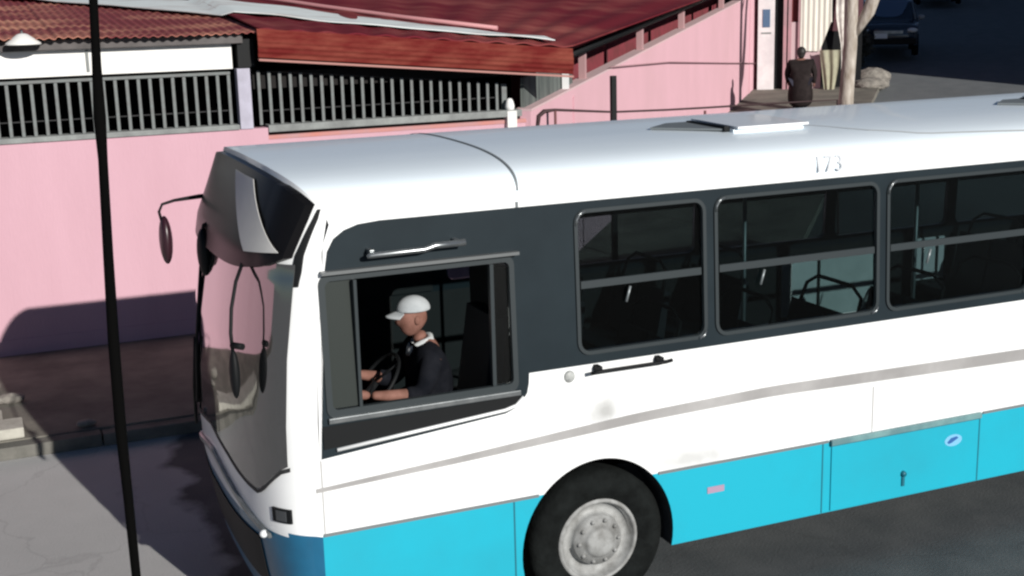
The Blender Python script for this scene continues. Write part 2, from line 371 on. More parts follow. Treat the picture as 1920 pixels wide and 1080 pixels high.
# ------------------------------------------------------------ side street wall
SL = .077
def SP(tt, z, off=0): return CORNER+S*tt+SN*off+Vector((0, 0, z+SL*max(tt, 0)))
t = empty('side_wall', SP(9, 0)); tag(t, 'long pink wall climbing the side street from the corner', 'wall')
b = MB(); b.prism([SP(0, -.3), SP(18.5, -.3), SP(18.5, 2.56), (SP(0, 2.56))], SN*.2); b.build('wall_panel', m_pink2, t)
b = MB(); b.prism([SP(0, 2.561, -.012), SP(18.5, 2.561, -.012), SP(18.5, 2.59, -.012), SP(0, 2.59, -.012)], SN*.22); b.build('coping', mat('pink_coping', (.55, .40, .42), .9, col2=(.60, .42, .43), scale=1.5), t)
for tt in (1.9, 17.4):
    b = MB(); b.prism([SP(tt, -.3, -.002), SP(tt+.07, -.3, -.002), SP(tt+.07, 2.45, -.002), SP(tt, 2.45, -.002)], SN*-.02); b.build('pilaster', m_pink2, t)
t = empty('carport', SP(8, 0, .8)); tag(t, 'dark red open fronted carport with pale posts above the pink side wall', 'carport')
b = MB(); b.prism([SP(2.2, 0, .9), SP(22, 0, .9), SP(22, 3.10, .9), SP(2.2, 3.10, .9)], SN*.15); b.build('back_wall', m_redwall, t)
for tt, wd in ((2.75, .09), (6.3, .13), (9.7, .16), (14, .16)):
    b = MB(); b.prism([SP(tt, .3, .06), SP(tt+wd, .3, .06), SP(tt+wd, 3.04, .06), SP(tt, 3.04, .06)], SN*.1); b.build('post', mat('pale_pink_post', (.40, .24, .25), .8), t)
b = MB(); b.prism([SP(.1, 2.3, .12), SP(2.3, 2.3, .12), SP(2.3, 2.98, .12), SP(.1, 2.98, .12)], SN*.05); b.build('sheet_panel', mat('grey_sheet_panel', (.13, .15, .14), .7, col2=(.05, .06, .06), scale=3, stretch=(6, 6, .3)), t)
b = MB(); b.prism([SP(1.72, 2.58, .02), SP(1.80, 2.58, .02), SP(1.80, 2.95, .02), SP(1.72, 2.95, .02)], SN*.08); b.build('downpipe', m_white, t)
b = MB(); b.tube([SP(1.0, 3.10, -.10), SP(5, 3.09, -.10), SP(10, 3.08, -.10), SP(20, 3.09, -.10)], [.055, .065, .08, .10], 8); b.build('gutter', m_blk, t)
b = MB(); b.tube([SP(3.8, 2.62, -.05), SP(8, 2.15, -.05), SP(14, 1.35, -.05), SP(18.3, .78, -.05)], .011, 6); o = b.build('wire_shadow_line', mat('wire_shadow_tone', (.30, .17, .19), .7))  # thin tube stands in for a power line's shadow on the wall
tag(place_origin(o, SP(3.8, 2.62, -.05)), 'thin line drooping along the pink side wall, standing in for a wire shadow', 'cable')
env_before = set(bpy.data.objects)

# ------------------------------------------------------------ house roofs
t = empty('house', (2, 14, 0)); tag(t, 'low house with maroon corrugated roof and rusty awning behind the railings', 'house')
def corr(x0, x1, fn, per, amp, ny, y_):
    n = int((x1-x0)/per*8)
    def f(u, v):
        x = x0+(x1-x0)*u; p = Vector(fn(x, v)); p.z += amp*math.sin(2*math.pi*x/per); return p
    return f, n
sl = .075
shz = [random.uniform(-.010, .012) for _ in range(60)]; shy = [random.uniform(-.05, .03) for _ in range(60)]
f, n = corr(-9, 3.95, lambda x, v: (x, 9.98+v*16+shy[int((x+14)/.82)]*(1-v), 3.60+v*16*sl-.02*(x/4)+shz[int((x+14)/.82)]+.012*math.sin(x*1.7+v*9)), .105, .010, 4, 0)
b = MB(); b.slab(f, n, 6, (0, 0, -.008)); b.build('corrugated_roof', m_roof, t)
def rr(u, v):      # right hand roof, bilinear, gently corrugated along the fall
    E0, E1 = Vector((3.9, 9.95, 3.62)), Vector((8.08, 9.95, 3.27)); B0, B1 = Vector((3.9, 27, 5.2)), Vector((21.9, 24.7, 4.45))
    p = E0.lerp(E1, u).lerp(B0.lerp(B1, u), v); p.z += .012*math.sin(u*70); return p
b = MB(); b.slab(rr, 180, 10, (0, 0, -.02)); b.build('main_roof', mat('dark_maroon_roof', (.13, .012, .02), .8, spec=.15, col2=(.26, .075, .065), scale=.8, detail=8, fac=(.45, .75), stretch=(.7, 1.3, 1)), t)
b = MB()     # rusty sheet bent down at the eave
b.slab(lambda u, v: (3.86+4.20*u, 9.93-.03*math.sin(v*3.1)-.005*math.sin(v*34), (3.62-.385*u)*(1-v)+(3.29-.385*u)*v), 30, 34, (0, .02, 0)); b.build('awning_fascia', m_rust, t)
b = MB(); b.prism([(3.86, 9.9, 3.275), (8.06, 9.9, 2.89), (8.06, 9.9, 2.865), (3.86, 9.9, 3.25)], (0, .06, 0)); b.build('awning_edge', mat('pale_rust_lip', (.36, .17, .15), .7), t)
def rtop(x, y):      # height of the roofs under the flashing
    if x < 3.9: return 3.60+(y-9.98)*.075-.005*x+.03
    e = 3.62-.35*(x-3.9)/4.4; return e+(y-9.95)*lut(x, [(3.9, .093), (8.3, .08)])+.014
def fl(u, v, w=1.0, off=0.0):
    x = lut(u, [(0, -2.0), (.3, 3.0), (1, 7.85)]); y = lut(x, [(-2, 22), (3.0, 13.3), (3.9, 11.75), (5.5, 10.80), (7.85, 10.02)])+off+v*w*lut(x, [(-2, 3.6), (3.0, 3.0), (4.2, 2.3), (5.5, 1.6), (6.6, .75), (7.2, .6), (7.95, .30)])
    return (x, y, rtop(x, y)+.035+.012*math.sin(x*5.3)*math.sin(v*3.1+x))
b = MB(); b.slab(fl, 50, 6, (0, 0, -.012)); b.build('flashing', m_galv, t)
b = MB(); b.tube([(x, fl(0, 0)[1]*0+lut(x, [(-2, 16.2), (3.0, 13.3), (5.5, 11.75), (7.0, 11.0), (7.95, 10.4)]), 0) for x in ()] or [(x, y, rtop(x, y)+.07) for x, y in ((3.2, 18.0), (3.8, 16.0), (4.4, 14.9), (5.5, 13.1), (6.4, 11.9), (7.4, 10.9))], [.03, .03, .03, .03, .03, .03, .015], 8); b.build('ridge_pipe', mat('pinkish_ridge', (.50, .24, .25), .6), t)
b = MB(); b.box((-14, 10.22, 3.16), (3.60, 10.32, 3.45)); b.build('fascia_board', m_wboard, t)
b = MB(); b.box((-14, 10.10, 3.455), (3.72, 10.3, 3.57), .01); b.build('gutter', m_gut, t)
b = MB(); b.box((3.66, 10.15, 3.17), (3.86, 10.3, 3.5)); b.build('corner_block', m_blk, t)
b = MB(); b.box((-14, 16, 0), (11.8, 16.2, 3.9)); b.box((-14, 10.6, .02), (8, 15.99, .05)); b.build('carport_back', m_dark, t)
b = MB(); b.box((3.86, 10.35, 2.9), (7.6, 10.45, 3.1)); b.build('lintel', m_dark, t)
b = MB()
for x in (1.9, ): b.box((x, 10.20, 3.2), (x+.03, 10.219, 3.44))
b.build('joint_strip', m_cap, t)
t = empty('flood_lamp', (1.22, 10.05, 3.5)); tag(t, 'small white lamp shade fixed under the left roof eave', 'lamp')
b = MB(); b.lathe([(.03, .12), (.06, .11), (.19, .02), (.20, 0), (.0, 0)], (1.22, 10.0, 3.53), 'Z', 20); b.build('shade', m_wboard, t)
b = MB(); b.tube([(1.22, 10.0, 3.65), (1.22, 10.12, 3.68)], .012); b.build('bracket', m_railm, t)
for i, (x, y, lab) in enumerate(((9.9, 13.2, 'pinkish lump of mortar on the maroon roof, the nearer of two'), (10.9, 13.7, 'thin pinkish stub on the maroon roof beside the gutter'))):
    b = MB(); z = 3.42; b.ball((x, y, z), (.07, .07, .13) if i == 0 else (.04, .04, .14), 2, .08); o = b.build('roof_stub', mat('mortar_pink', (.5, .28, .28), .9)); tag(place_origin(o, (x, y, z-.1)), lab, 'roof vent')

warp_env([o for o in bpy.data.objects if o not in env_before])
# ------------------------------------------------------------ BUS
X1 = 11.2
RAKE = [(.30, -.06), (.6, -.12), (.95, -.18), (1.2, -.19), (1.6, -.18), (2.0, -.15), (2.45, -.085), (2.60, -.055), (3.0, .12), (3.12, .16)]
DD = [(.3, .28), (.95, .39), (1.2, .405), (2.5, .395), (2.60, .375), (2.8, .335), (3.03, .28), (3.12, .26)]
def ysd(z): return max(0, z-1.385)*.042 if z < 2.8 else .0594
def xf(y, z):
    e = ysd(z); v = min(1, abs(y-1.25)/(1.25-e)); return lut(z, RAKE)+lut(z, DD)*(1-(1-v**2.7)**(1/2.7))
def xj(z): return lut(z, RAKE)+lut(z, DD)
def zr(y):
    v = min(1, abs(y-1.25)/(1.25-.0594)); return 2.80+.235*(1-v**4)**.25+.035*(1-v*v)
def yc(u): return .0594+(2.5-.1188)*(.5-.5*math.cos(math.pi*u))
bus = empty('city_bus', (5.6, 1.25, 0)); tag(bus, 'white and bright blue city bus with a dark window band', 'bus')
# front shell
b = MB()
def ffr(u, w_):
    y0 = yc(u); zt = zr(y0); z = .36+w_*(zt-.36); k = (y0-1.25)/(1.25-.0594); y = 1.25+k*(1.25-ysd(min(z, 2.8))); return (xf(y, z), y, z)
def fmat(u, w_):
    z = ffr(u, w_)[2]; return 1 if z < .925 else 0
b.grid(ffr, 64, 90, fmat); b.build('front_shell', [m_white, m_blue_shade], bus)
# roof
b = MB()
def rf(u, v):
    y = yc(u); z = zr(y); x0 = xf(1.25+(y-1.25)/(1.25-.0594)*(1.25-.0594), z); x = x0+(X1-x0)*v; return (x, y, z)
b.grid(rf, 64, 40); b.build('roof', m_roofp, bus)
# wheel arches
AX = [(2.156, .5), (8.0, .5)]; AR = .585
def arch_pts(cx, z0, z1=None, n=22):     # from right to left along the arc above z0
    a0 = math.asin((z0-.5)/AR) if abs(z0-.5) < AR else 0
    return [(cx+AR*math.cos(a0+(math.pi-2*a0)*i/n), .5+AR*math.sin(a0+(math.pi-2*a0)*i/n)) for i in range(n+1)]
def arch_seg(cx, z0, z1, right, n=10):
    a0, a1 = math.asin((z0-.5)/AR), math.asin((z1-.5)/AR)
    return [((cx+AR*math.cos(a0+(a1-a0)*i/n)) if right else (cx-AR*math.cos(a0+(a1-a0)*i/n)), .5+AR*math.sin(a0+(a1-a0)*i/n)) for i in range(n+1)]
ZS, ZB, ZW, ZT = .382, .912, 1.735, 2.765
TH = .03
def side(near):
    mp = (lambda x, z: (x, ysd(z), z)) if near else (lambda x, z: (x, 2.5-ysd(z), z)); th = (0, TH, 0) if near else (0, -TH, 0)
    b = MB(); b.mi = 1
    pieces = []     # blue skirt between the arches
    c0, c1 = AX[0][0], AX[1][0]
    pieces.append([(xj(ZS), ZS)]+arch_seg(c0, ZS, ZB, False)[0:1]+arch_seg(c0, ZS, ZB, False)[1:]+[(xj(ZB), ZB), (xj(.65), .65)])
    pieces.append(arch_seg(c0, ZS, ZB, True)[::-1]+[(c1-AR*math.cos(math.asin((ZS-.5)/AR)), ZS)]+arch_seg(c1, ZS, ZB, False)[1:])
    pieces.append(arch_seg(c1, ZS, ZB, True)[::-1]+[(X1, ZS), (X1, ZB)])
    for p in pieces: b.panel(p, [], mp, th)
    b.mi = 0     # white belt
    bot = [(xj(ZB), ZB)]
    for cx in (c0, c1): bot += arch_pts(cx, ZB)[::-1]
    bot += [(X1, ZB), (X1, 1.385)]
    b.panel(bot+[(xj(1.385), 1.385), (xj(1.2), 1.2)], [], mp, th)
    if near: b.panel([(xj(1.385), 1.3851), (X1, 1.3851), (X1, ZW), (1.66, 1.725), (1.655, 1.66), (1.64, 1.60), (1.60, 1.55), (1.55, 1.515), (1.48, 1.49), (xj(1.40)+.012, 1.3875)], [], mp, th)
    else: b.panel([(xj(1.385), 1.3851), (X1, 1.3851), (X1, ZW), (xj(ZW), ZW), (xj(1.5), 1.5)], [], mp, th)
    b.panel([(xj(ZT)+.02, ZT), (X1, ZT), (X1, 2.802), (xj(2.8), 2.802)], [], mp, th)
    # dark band with window openings
    b.mi = 2
    holes = []
    for (x0, x1) in WINS: holes.append(rrect(x0, 1.80, x1, 2.705, .08))
    if near:
        holes.append(rrect(.30, 1.64, 1.565, 2.465, .05))
        out = [(xj(1.4)+.012, 1.387), (1.48, 1.49), (1.55, 1.515), (1.60, 1.55), (1.64, 1.60), (1.655, 1.66), (1.66, 1.725), (X1, ZW+.0), (X1, ZT), (.70, ZT), (.56, 2.752), (.47, 2.725), (.40, 2.68), (.355, 2.61), (xj(2.5)+.012, 2.5)]
        b.panel(out, holes, mp, th)
        b.mi = 0; b.panel([(xj(1.39), 1.387), (xj(1.4)+.011, 1.387), (xj(2.5)+.011, 2.5), (.354, 2.611), (.399, 2.682), (.469, 2.727), (.559, 2.754), (.70, ZT), (xj(ZT)+.02, ZT), (xj(2.65), 2.65), (xj(2.5), 2.5), (xj(2.0), 2.0)], [], mp, th)
    else:
        b.panel([(xj(ZW), ZW), (X1, ZW), (X1, ZT), (xj(ZT)+.02, ZT), (xj(2.5), 2.5)], holes, mp, th)
    return b
WINS = [(2.03, 3.01), (3.10, 4.48), (4.57, 5.93), (6.02, 7.40), (7.49, 8.85), (8.94, 10.3)]
side(True).build('side_body', [m_white, m_blue, m_band], bus)
side(False).build('far_side_body', [m_white, m_blue, m_band], bus)
b = MB(); b.box((X1-.03, .035, ZS), (X1, 2.465, 3.02)); b.build('rear_panel', m_white, bus)
# stripe, drip line, seams
b = MB()
def strp(u, v):
    x = .185+(X1-.185)*u; z0 = lut(x, [(.18, 1.185), (1.2, 1.225), (2.48, 1.29), (3.56, 1.315), (5.93, 1.268), (11.2, 1.16)]); h = lut(x, [(.18, .025), (2.4, .065), (5.9, .088), (11.2, .09)]); return (x, -.004, z0+h*v)
b.slab(strp, 60, 1, (0, .0035, 0)); b.build('side_stripe', m_line, bus)
b = MB()
b.build('x', m_seam, bus) if False else None
for xa, xb in ((xj(.91)+.004, 1.70), (2.62, 4.06), (5.53, 7.5)):
    b = MB(); b.box((xa, -.009, ZB-.008), (xb, -.001, ZB+.010)); b.build('drip_moulding', m_seam, bus)
b = MB()
for x in (4.015, 5.505, 1.52):
    b = MB(); b.box((x-.005, -.0025, ZS+.004), (x+.005, -.0005, ZB-.012)); b.build('skirt_seam', m_seamb, bus)
b = MB()
b.box((xj(1.2)+.006, -.0025, ZB+.012), (xj(1.2)+.013, -.0005, 1.38)); b.build('panel_seam', m_line, bus)
b = MB(); b.box((4.455, -.0025, ZB+.012), (4.463, -.0005, 1.26)); b.build('panel_seam', m_line, bus)
t2 = None
b = MB(); b.box((4.09, -.010, ZS+.01), (5.485, -.002, .872), .003); hatch = b.build('skirt_hatch', m_blue, bus)
b = MB(); b.box((4.075, -.03, .884), (5.50, -.002, .925), .006); b.build('hinge_cover', mat('faded_hinge_teal', (.16, .30, .31), .5, col2=(.10, .2, .22), scale=6), hatch)
b = MB(); b.box((4.08, -.012, .872), (5.49, -.0015, .8835)); b.build('hinge_gap', m_seamb, hatch)
b = MB(); b.lathe([(0, -.035), (.018, -.034), (.022, -.011), (.022, -.0105), (0, -.0105)], (4.76, 0, .565), 'Y', 14); b.box((4.748, -.022, .47), (4.772, -.0102, .54), .003); b.build('latch', m_seamb, hatch)
b = MB()
pts = [(5.24+.085*math.cos(a*.3307), .745+.045*math.sin(a*.3307)) for a in range(19)]
b.panel(pts, [], lambda x, z: (x, -.0112, z), (0, .0008, 0)); b.mi = 1
b.panel([(5.18, .735), (5.215, .765), (5.27, .772), (5.29, .758), (5.255, .742), (5.225, .728), (5.195, .722)], [], lambda x, z: (x, -.0125, z), (0, .001, 0))
b.build('badge_sticker', [mat('badge_light_blue', (.18, .45, .68), .5), mat('badge_dark_blue', (.02, .10, .32), .5)], bus)
b = MB(); b.box((3.02, -.0045, .70), (3.16, -.001, .745)); b.build('reflector', mat('pale_red_reflector', (.36, .26, .36), .4), bus)
b = MB(); b.lathe([(0, -.016), (.028, -.015), (.038, -.008), (.04, -.0005), (0, -.0005)], (1.95, .0115, 1.665), 'Y', 20); b.build('round_badge', mat('badge_grey', (.42, .44, .43), .5, col2=(.25, .26, .26), scale=30), bus)
b = MB()     # rub bar handle under first window
b.tube([(2.08, -.05, 1.682), (2.15, -.055, 1.688), (2.65, -.055, 1.688), (2.70, -.05, 1.692)], .013, 8)
b.box((2.13, -.055, 1.68), (2.165, .02, 1.72), .004); b.box((2.60, -.055, 1.68), (2.635, .02, 1.72), .004); b.build('lower_handle', m_blk, bus)
# fleet number on the cornice
fc = bpy.data.curves.new('fleet_number', 'FONT'); fc.body = '173'; fc.size = .155; fc.extrude = .0015; fc.align_x = 'CENTER'; fc.space_character = 1.15
tmp = bpy.data.objects.new('t', fc); col.objects.link(tmp); dg = bpy.context.evaluated_depsgraph_get()
nm = bpy.data.meshes.new_from_object(tmp.evaluated_get(dg)); bpy.data.objects.remove(tmp)
nm.transform(Matrix.Translation((4.04, .040, 2.815)) @ Matrix.Rotation(R(74), 4, 'X')); nm.materials.append(mat('faded_number_grey', (.48, .50, .53), .7))
nm.transform(Matrix.Translation(-origin(bus))); o = bpy.data.objects.new('fleet_number', nm); col.objects.link(o); o.parent = bus
# roof seams
def onroof(x, y, dz=.0): return (x, y, zr(y)+dz)
b = MB()
def seamg(xx):
    def f(u, v):
        y = .0605+1.0*1.6*u**1.6*1.48; y = min(y, 2.43); return (xx(u)+.012*v, y, zr(y)+.003)
    return f
b.slab(lambda u, v: (1.62+.05*u*u+.018*v, .0610+2.37*u**1.8, zr(.0610+2.37*u**1.8)+.0025), 50, 1, (0, 0, .003)); b.build('roof_seam', m_seam, bus)
b = MB(); b.box((1.612, .0515, 2.767), (1.628, .0585, 2.80)); b.build('cornice_seam', m_seam, bus)
b = MB()
def ls(u, v):
    x = 4.15+u*7; y = lut(x, [(3.8, .95), (4.2, .78), (4.55, .38), (5.0, .20), (6.0, .13), (11.2, .12)])-v*.012; return onroof(x, y, .004)
b.slab(ls, 60, 1, (0, 0, .003)); b.build('roof_joint', mat('roof_joint_grey', (.36, .38, .39), .6), bus)
# roof hatches
def hatchf(x0):
    h = MB(); h.box((x0, .58, 3.03), (x0+.62, 1.16, 3.078), .015); ho = h.build('roof_hatch', m_roofp, bus)
    h = MB(); h.prism([(x0+.02, .55, 3.08), (x0+.64, .55, 3.08), (x0+.64, 1.18, 3.092), (x0+.02, 1.18, 3.092)], (0, 0, .016)); h.build('hatch_lid', m_white, ho)
    h = MB(); h.prism([(x0-.46, .98, 3.072), (x0-.02, .62, 3.066), (x0-.02, 1.16, 3.076), (x0-.22, 1.16, 3.076)], (0, 0, .014)); h.build('hatch_gasket', m_seam, ho)
    h = MB(); h.box((x0-.05, .62, 3.06), (x0-.003, 1.14, 3.10), .008); h.build('vent_grille', m_blk, ho)
hatchf(3.60); hatchf(6.95)
# windscreen etc. on the front shell
def fpatch(yl, yr, zb, zt, off, name, m, parent, nu=40, nv=30, th=.004):
    b = MB()
    def f(u, v):
        a, c = (yl(v) if callable(yl) else yl), (yr(v) if callable(yr) else yr)
        y = a+(c-a)*u; z0, z1 = (zb(y) if callable(zb) else zb), (zt(y) if callable(zt) else zt); z = z0+(z1-z0)*v
        yy = min(max(y, ysd(z)+.001), 2.5-ysd(z)-.001)
        return Vector((xf(yy, z)-off, yy-(.6*off if yy < .3 else 0)+(.6*off if yy > 2.2 else 0), z))
    b.slab(f, nu, nv, (th, 0, 0)); return b.build(name, m, parent)
def zbw(y):
    k = abs(y-1.25)
    return lut(k, [(0, 1.33), (.5, 1.27), (.85, 1.19), (.98, 1.17), (1.05, 1.22), (1.19, 1.36)])
ws = fpatch(lambda v: .05+.035*v, lambda v: 2.45-.035*v, zbw, 2.55, .010, 'windscreen', m_wind, bus, 60, 30)
fpatch(lambda v: .04, lambda v: 2.46, lambda y: zbw(y)-.03, lambda y: zbw(y)-.004, .013, 'windscreen_rubber', m_rub, ws, 60, 2)
def pzb(y): return 2.475+.15*(abs(1.25-y)/1.2)**5
pod = fpatch(lambda v: .115-.035*v, lambda v: 2.385+.035*v, pzb, lambda y: zr(y)-.03, .045, 'destination_box', mat('visor_dark_glass', (.006, .006, .007), .3, spec=.12), bus, 60, 14, .06)
def sgn(u, v):
    yl, zl = .43+.66*v, 2.595+.40*v; yr, zr2 = .135+.50*v, 2.625+.36*v
    y, z = yl+(yr-yl)*u, zl+(zr2-zl)*u
    return Vector((xf(y, z)-.060, y-.050*max(0, (.50-y)/.42), z))
b = MB(); b.slab(sgn, 10, 12, (.004, 0, 0)); b.build('display_panel', m_sign, pod)
fpatch(lambda v: .070-.008*v, lambda v: .105-.041*v, 2.42, 2.86, .006, 'pillar_gap', m_blk, bus, 4, 24, .010)
fpatch(.35, 2.15, .50, .84, .010, 'grille', m_blk, bus, 30, 8)
zm = lambda y: 1.10-.22*(abs(y-1.25)/1.05)**1.6
fpatch(.20, 2.30, zm, lambda y: zm(y)+.03, .025, 'bumper_moulding', m_alu, bus, 40, 3, .02)
for (ya, yb_) in ((.05, .16), (2.34, 2.45)):
    h = fpatch(ya, yb_, 1.0, 1.09, .008, 'headlight', m_blk, bus, 8, 6, .012)
    fpatch(ya+.02, yb_-.03, 1.012, 1.078, .011, 'lens', mat('headlamp_glass', (.05, .055, .06), .25), h, 6, 5, .004)
    b = MB(); b.ball((xf(.22, .9)-.035, .22 if ya < 1 else 2.28, .90), .026); b.build('indicator_lamp', m_lamp, bus)
for s in (1,):      # wiper
    b = MB(); y0 = 1.25+s*.18
    pts = [Vector((xf(y, z)-.035, y, z)) for y, z in ((y0+s*.45, 1.12), (y0+s*.40, 1.4), (y0+s*.22, 1.8))]
    b.tube(pts, .013, 6); b.tube([Vector((xf(y, z)-.024, y, z)) for y, z in ((y0+s*.30, 1.32), (y0+s*.22, 1.8), (y0+s*.16, 2.3))], .012, 6); b.build('wiper', m_blk, bus)
# mirrors
b = MB(); b.tube([(.14, 2.12, 2.70), (-.02, 2.10, 2.70), (-.20, 2.04, 2.695), (-.29, 2.0, 2.68), (-.315, 2.0, 2.63), (-.30, 2.0, 2.55)], [.016, .016, .011, .010, .010, .010], 8); mo = b.build('mirror_arm', m_blk, bus)
b = MB(); b.ball((-.285, 2.0, 2.43), (.045, .09, .17), 3); b.build('mirror_head', mat('mirror_shell', (.03, .010, .016), .35), mo)
b = MB(); b.tube([(-.04, .50, 2.54), (-.12, .40, 2.42), (-.17, .33, 2.28), (-.19, .30, 2.14), (-.19, .28, 2.02)], .011, 8); mo = b.build('mirror_arm', m_blk, bus)
b = MB(); b.ball((-.19, .27, 1.90), (.030, .05, .15), 3); b.tube([(-.19, .29, 2.07), (-.14, .22, 2.07)], .02, 8); b.build('mirror_head', m_blk, mo)
b = MB(); b.tube([(-.06, 1.45, 2.62), (-.11, 1.45, 2.60), (-.12, 1.45, 2.55)], .012, 8); mo = b.build('mirror_arm', m_blk, bus)
b = MB(); b.ball((-.12, 1.45, 2.42), (.045, .09, .16), 3); b.build('mirror_head', m_blk, mo)
# passenger windows (near side): frame, glass, rail
def wsheet(x0, z0, x1, z1, near, r=.07, yo=.010): 
    f = (lambda x, z: (x, ysd(z)+yo, z)) if near else (lambda x, z: (x, 2.5-ysd(z)-yo, z)); return f
for near in (True, False):
    for (x0, x1) in WINS:
        f = wsheet(0, 0, 0, 0, near, yo=-.012); th = (0, .04, 0) if near else (0, -.04, 0)
        b = MB(); b.panel(rrect(x0-.012, 1.788, x1+.012, 2.717, .09), [rrect(x0+.014, 1.812, x1-.014, 2.692, .065)], f, th)
        wn_ = b.build('window_frame', m_frame, bus)
        g = (lambda x, z: (x, ysd(z)+.012, z)) if near else (lambda x, z: (x, 2.5-ysd(z)-.016, z))
        b = MB(); b.panel(rrect(x0+.02, 1.82, x1-.02, 2.685, .05), [], g, (0, .004, 0)); b.build('pane', m_glass, wn_)
        b = MB(); f2 = (lambda x, z: (x, ysd(z)-.004, z)) if near else (lambda x, z: (x, 2.5-ysd(z)-.03, z))
        b.panel([(x0+.028, 2.215), (x1-.028, 2.215), (x1-.028, 2.262), (x0+.028, 2.262)], [], f2, (0, .015, 0)); b.build('mid_rail', m_frame, wn_)
        if near:
            b = MB(); q = [(x0+.0, 2.62), (x0+.005, 2.655), (x0+.03, 2.69), (x0+.07, 2.707)]; b.tube([(x, ysd(z)-.016, z) for x, z in q], .007, 6)
            q = [(x1-.06, 1.797), (x1-.02, 1.81), (x1-.004, 1.84)]; b.tube([(x, ysd(z)-.016, z) for x, z in q], .008, 6); b.build('corner_glint', m_alu, wn_)  # bright metal tubes imitate glints on the frame corners
            b = MB(); b.tube([(x0+.36, ysd(2.1)-.008, 2.10), (x0+.39, ysd(2.1)-.01, 2.20)], .009, 6); b.build('catch', m_bar, wn_)
# driver window
f = lambda x, z: (x, ysd(z)-.010, z)
b = MB(); b.panel(rrect(.285, 1.625, 1.58, 2.48, .06), [rrect(.325, 1.675, 1.545, 2.44, .035)], f, (0, .035, 0)); cw = b.build('cab_window_frame', m_frame, bus)
b = MB(); b.panel([(.33, 1.68), (.50, 1.68), (.50, 2.435), (.33, 2.435)], [], lambda x, z: (x, ysd(z)+.012, z), (0, .004, 0)); b.build('quarter_pane', mat('grey_quarter_glass', (.030, .036, .034), .35, spec=.2), cw)
b = MB(); b.box((.495, .0, 1.676), (.515, .05, 2.44)); b.build('sash_bar', m_frame, cw)
b = MB(); b.box((1.40, .008, 1.676), (1.425, .045, 2.44)); b.build('sash_bar', m_frame, cw)
b = MB(); b.panel([(1.43, 1.68), (1.54, 1.68), (1.54, 2.435), (1.43, 2.435)], [], lambda x, z: (x, ysd(z)+.016, z), (0, .004, 0)); b.build('sliding_pane', m_glassc, cw)
b = MB(); b.box((.29, -.018, 1.600), (1.585, .0, 1.632), .004); b.build('lower_rail', m_alu, cw)
b = MB(); b.prism([(.30, -.012, 2.485), (1.60, -.012, 2.485), (1.60, -.012, 2.505), (.30, -.012, 2.505)], (0, .05, 0)); b.build('upper_rail', mat('dull_rail', (.14, .15, .155), .4, metal=.3), cw)
b = MB(); b.panel([(.25, 1.445), (1.50, 1.53), (1.56, 1.555), (1.585, 1.595), (.25, 1.585)], [], lambda x, z: (x, -.006, z), (0, .005, 0)); b.build('lower_black_panel', m_blk, bus)
b = MB(); b.tube([(.33, -.012, 1.436), (.8, -.012, 1.470), (1.47, -.012, 1.518), (1.55, -.012, 1.538), (1.605, -.012, 1.585)], .012, 6); b.build('bright_trim', mat('bright_trim', (.7, .72, .73), .3), bus)
b = MB(); b.tube([(.58, -.03, 2.575), (.60, -.035, 2.58), (.95, -.035, 2.583), (1.02, -.035, 2.60), (1.22, -.035, 2.602)], [.012, .018, .018, .02, .022], 8)
b.box((.60, -.03, 2.57), (.63, .045, 2.61), .004); b.box((1.16, -.03, 2.58), (1.19, .045, 2.62), .004); b.build('upper_grab_handle', m_alu, bus)
# interior
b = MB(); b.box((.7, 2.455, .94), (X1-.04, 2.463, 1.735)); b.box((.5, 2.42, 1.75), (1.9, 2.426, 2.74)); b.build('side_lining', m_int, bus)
b = MB(); b.box((5.42, 2.43, 1.12), (5.82, 2.452, 1.62)); b.build('sunlit_lining_patch', mat('sunlit_lining_grey', (.80, .84, .84), .7, col2=(.70, .73, .73), scale=5), bus)  # pale panels stand in for sunlit patches of the far lining
b = MB(); b.box((5.86, 2.43, 1.02), (6.62, 2.452, 1.66)); b.build('sunlit_lining_patch', mat('sunlit_lining_pale', (.80, .84, .83), .7, col2=(.66, .70, .69), scale=4), bus)
b = MB(); b.box((7.0, 2.43, 1.3), (7.25, 2.452, 1.7)); b.box((7.29, 2.43, 1.3), (7.36, 2.452, 1.7)); b.build('cabin_notice', mat('notice_grey', (.75, .76, .78), .7), bus)
b = MB(); fo = [(.55, .035)]
for cx in (2.156, 8.0): fo += [(cx-.66, .035), (cx-.66, .52), (cx+.66, .52), (cx+.66, .035)]
fo += [(X1-.04, .035), (X1-.04, 2.465)]
for cx in (8.0, 2.156): fo += [(cx+.66, 2.465), (cx+.66, 1.98), (cx-.66, 1.98), (cx-.66, 2.465)]
fo += [(.55, 2.465)]; b.panel(fo, [], lambda x, y: (x, y, .90), (0, 0, .04))
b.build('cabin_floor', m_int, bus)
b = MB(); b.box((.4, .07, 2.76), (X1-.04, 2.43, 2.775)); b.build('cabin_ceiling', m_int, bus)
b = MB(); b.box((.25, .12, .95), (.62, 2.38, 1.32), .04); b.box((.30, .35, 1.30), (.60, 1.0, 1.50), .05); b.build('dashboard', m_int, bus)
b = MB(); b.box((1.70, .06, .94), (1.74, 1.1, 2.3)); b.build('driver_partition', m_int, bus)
b = MB(); c0 = Vector((.80, .60, 1.62)); ax = Vector((.75, 0, -.66)).normalized(); e1 = Vector((0, 1, 0)); e2 = ax.cross(e1)
sc_ = [c0+(e1*math.cos(a*math.pi/14)+e2*math.sin(a*math.pi/14))*.22 for a in range(28)]
b.tube(sc_, .014, 6, closed=True)
for a in (0, 2.1, 4.2): b.tube([c0+ax*-.02, c0+(e1*math.cos(a)+e2*math.sin(a))*.22], .01, 6)
b.tube([c0, c0+Vector((-.28, 0, -.25))], .03, 8); b.build('steering_wheel', m_blk, bus)
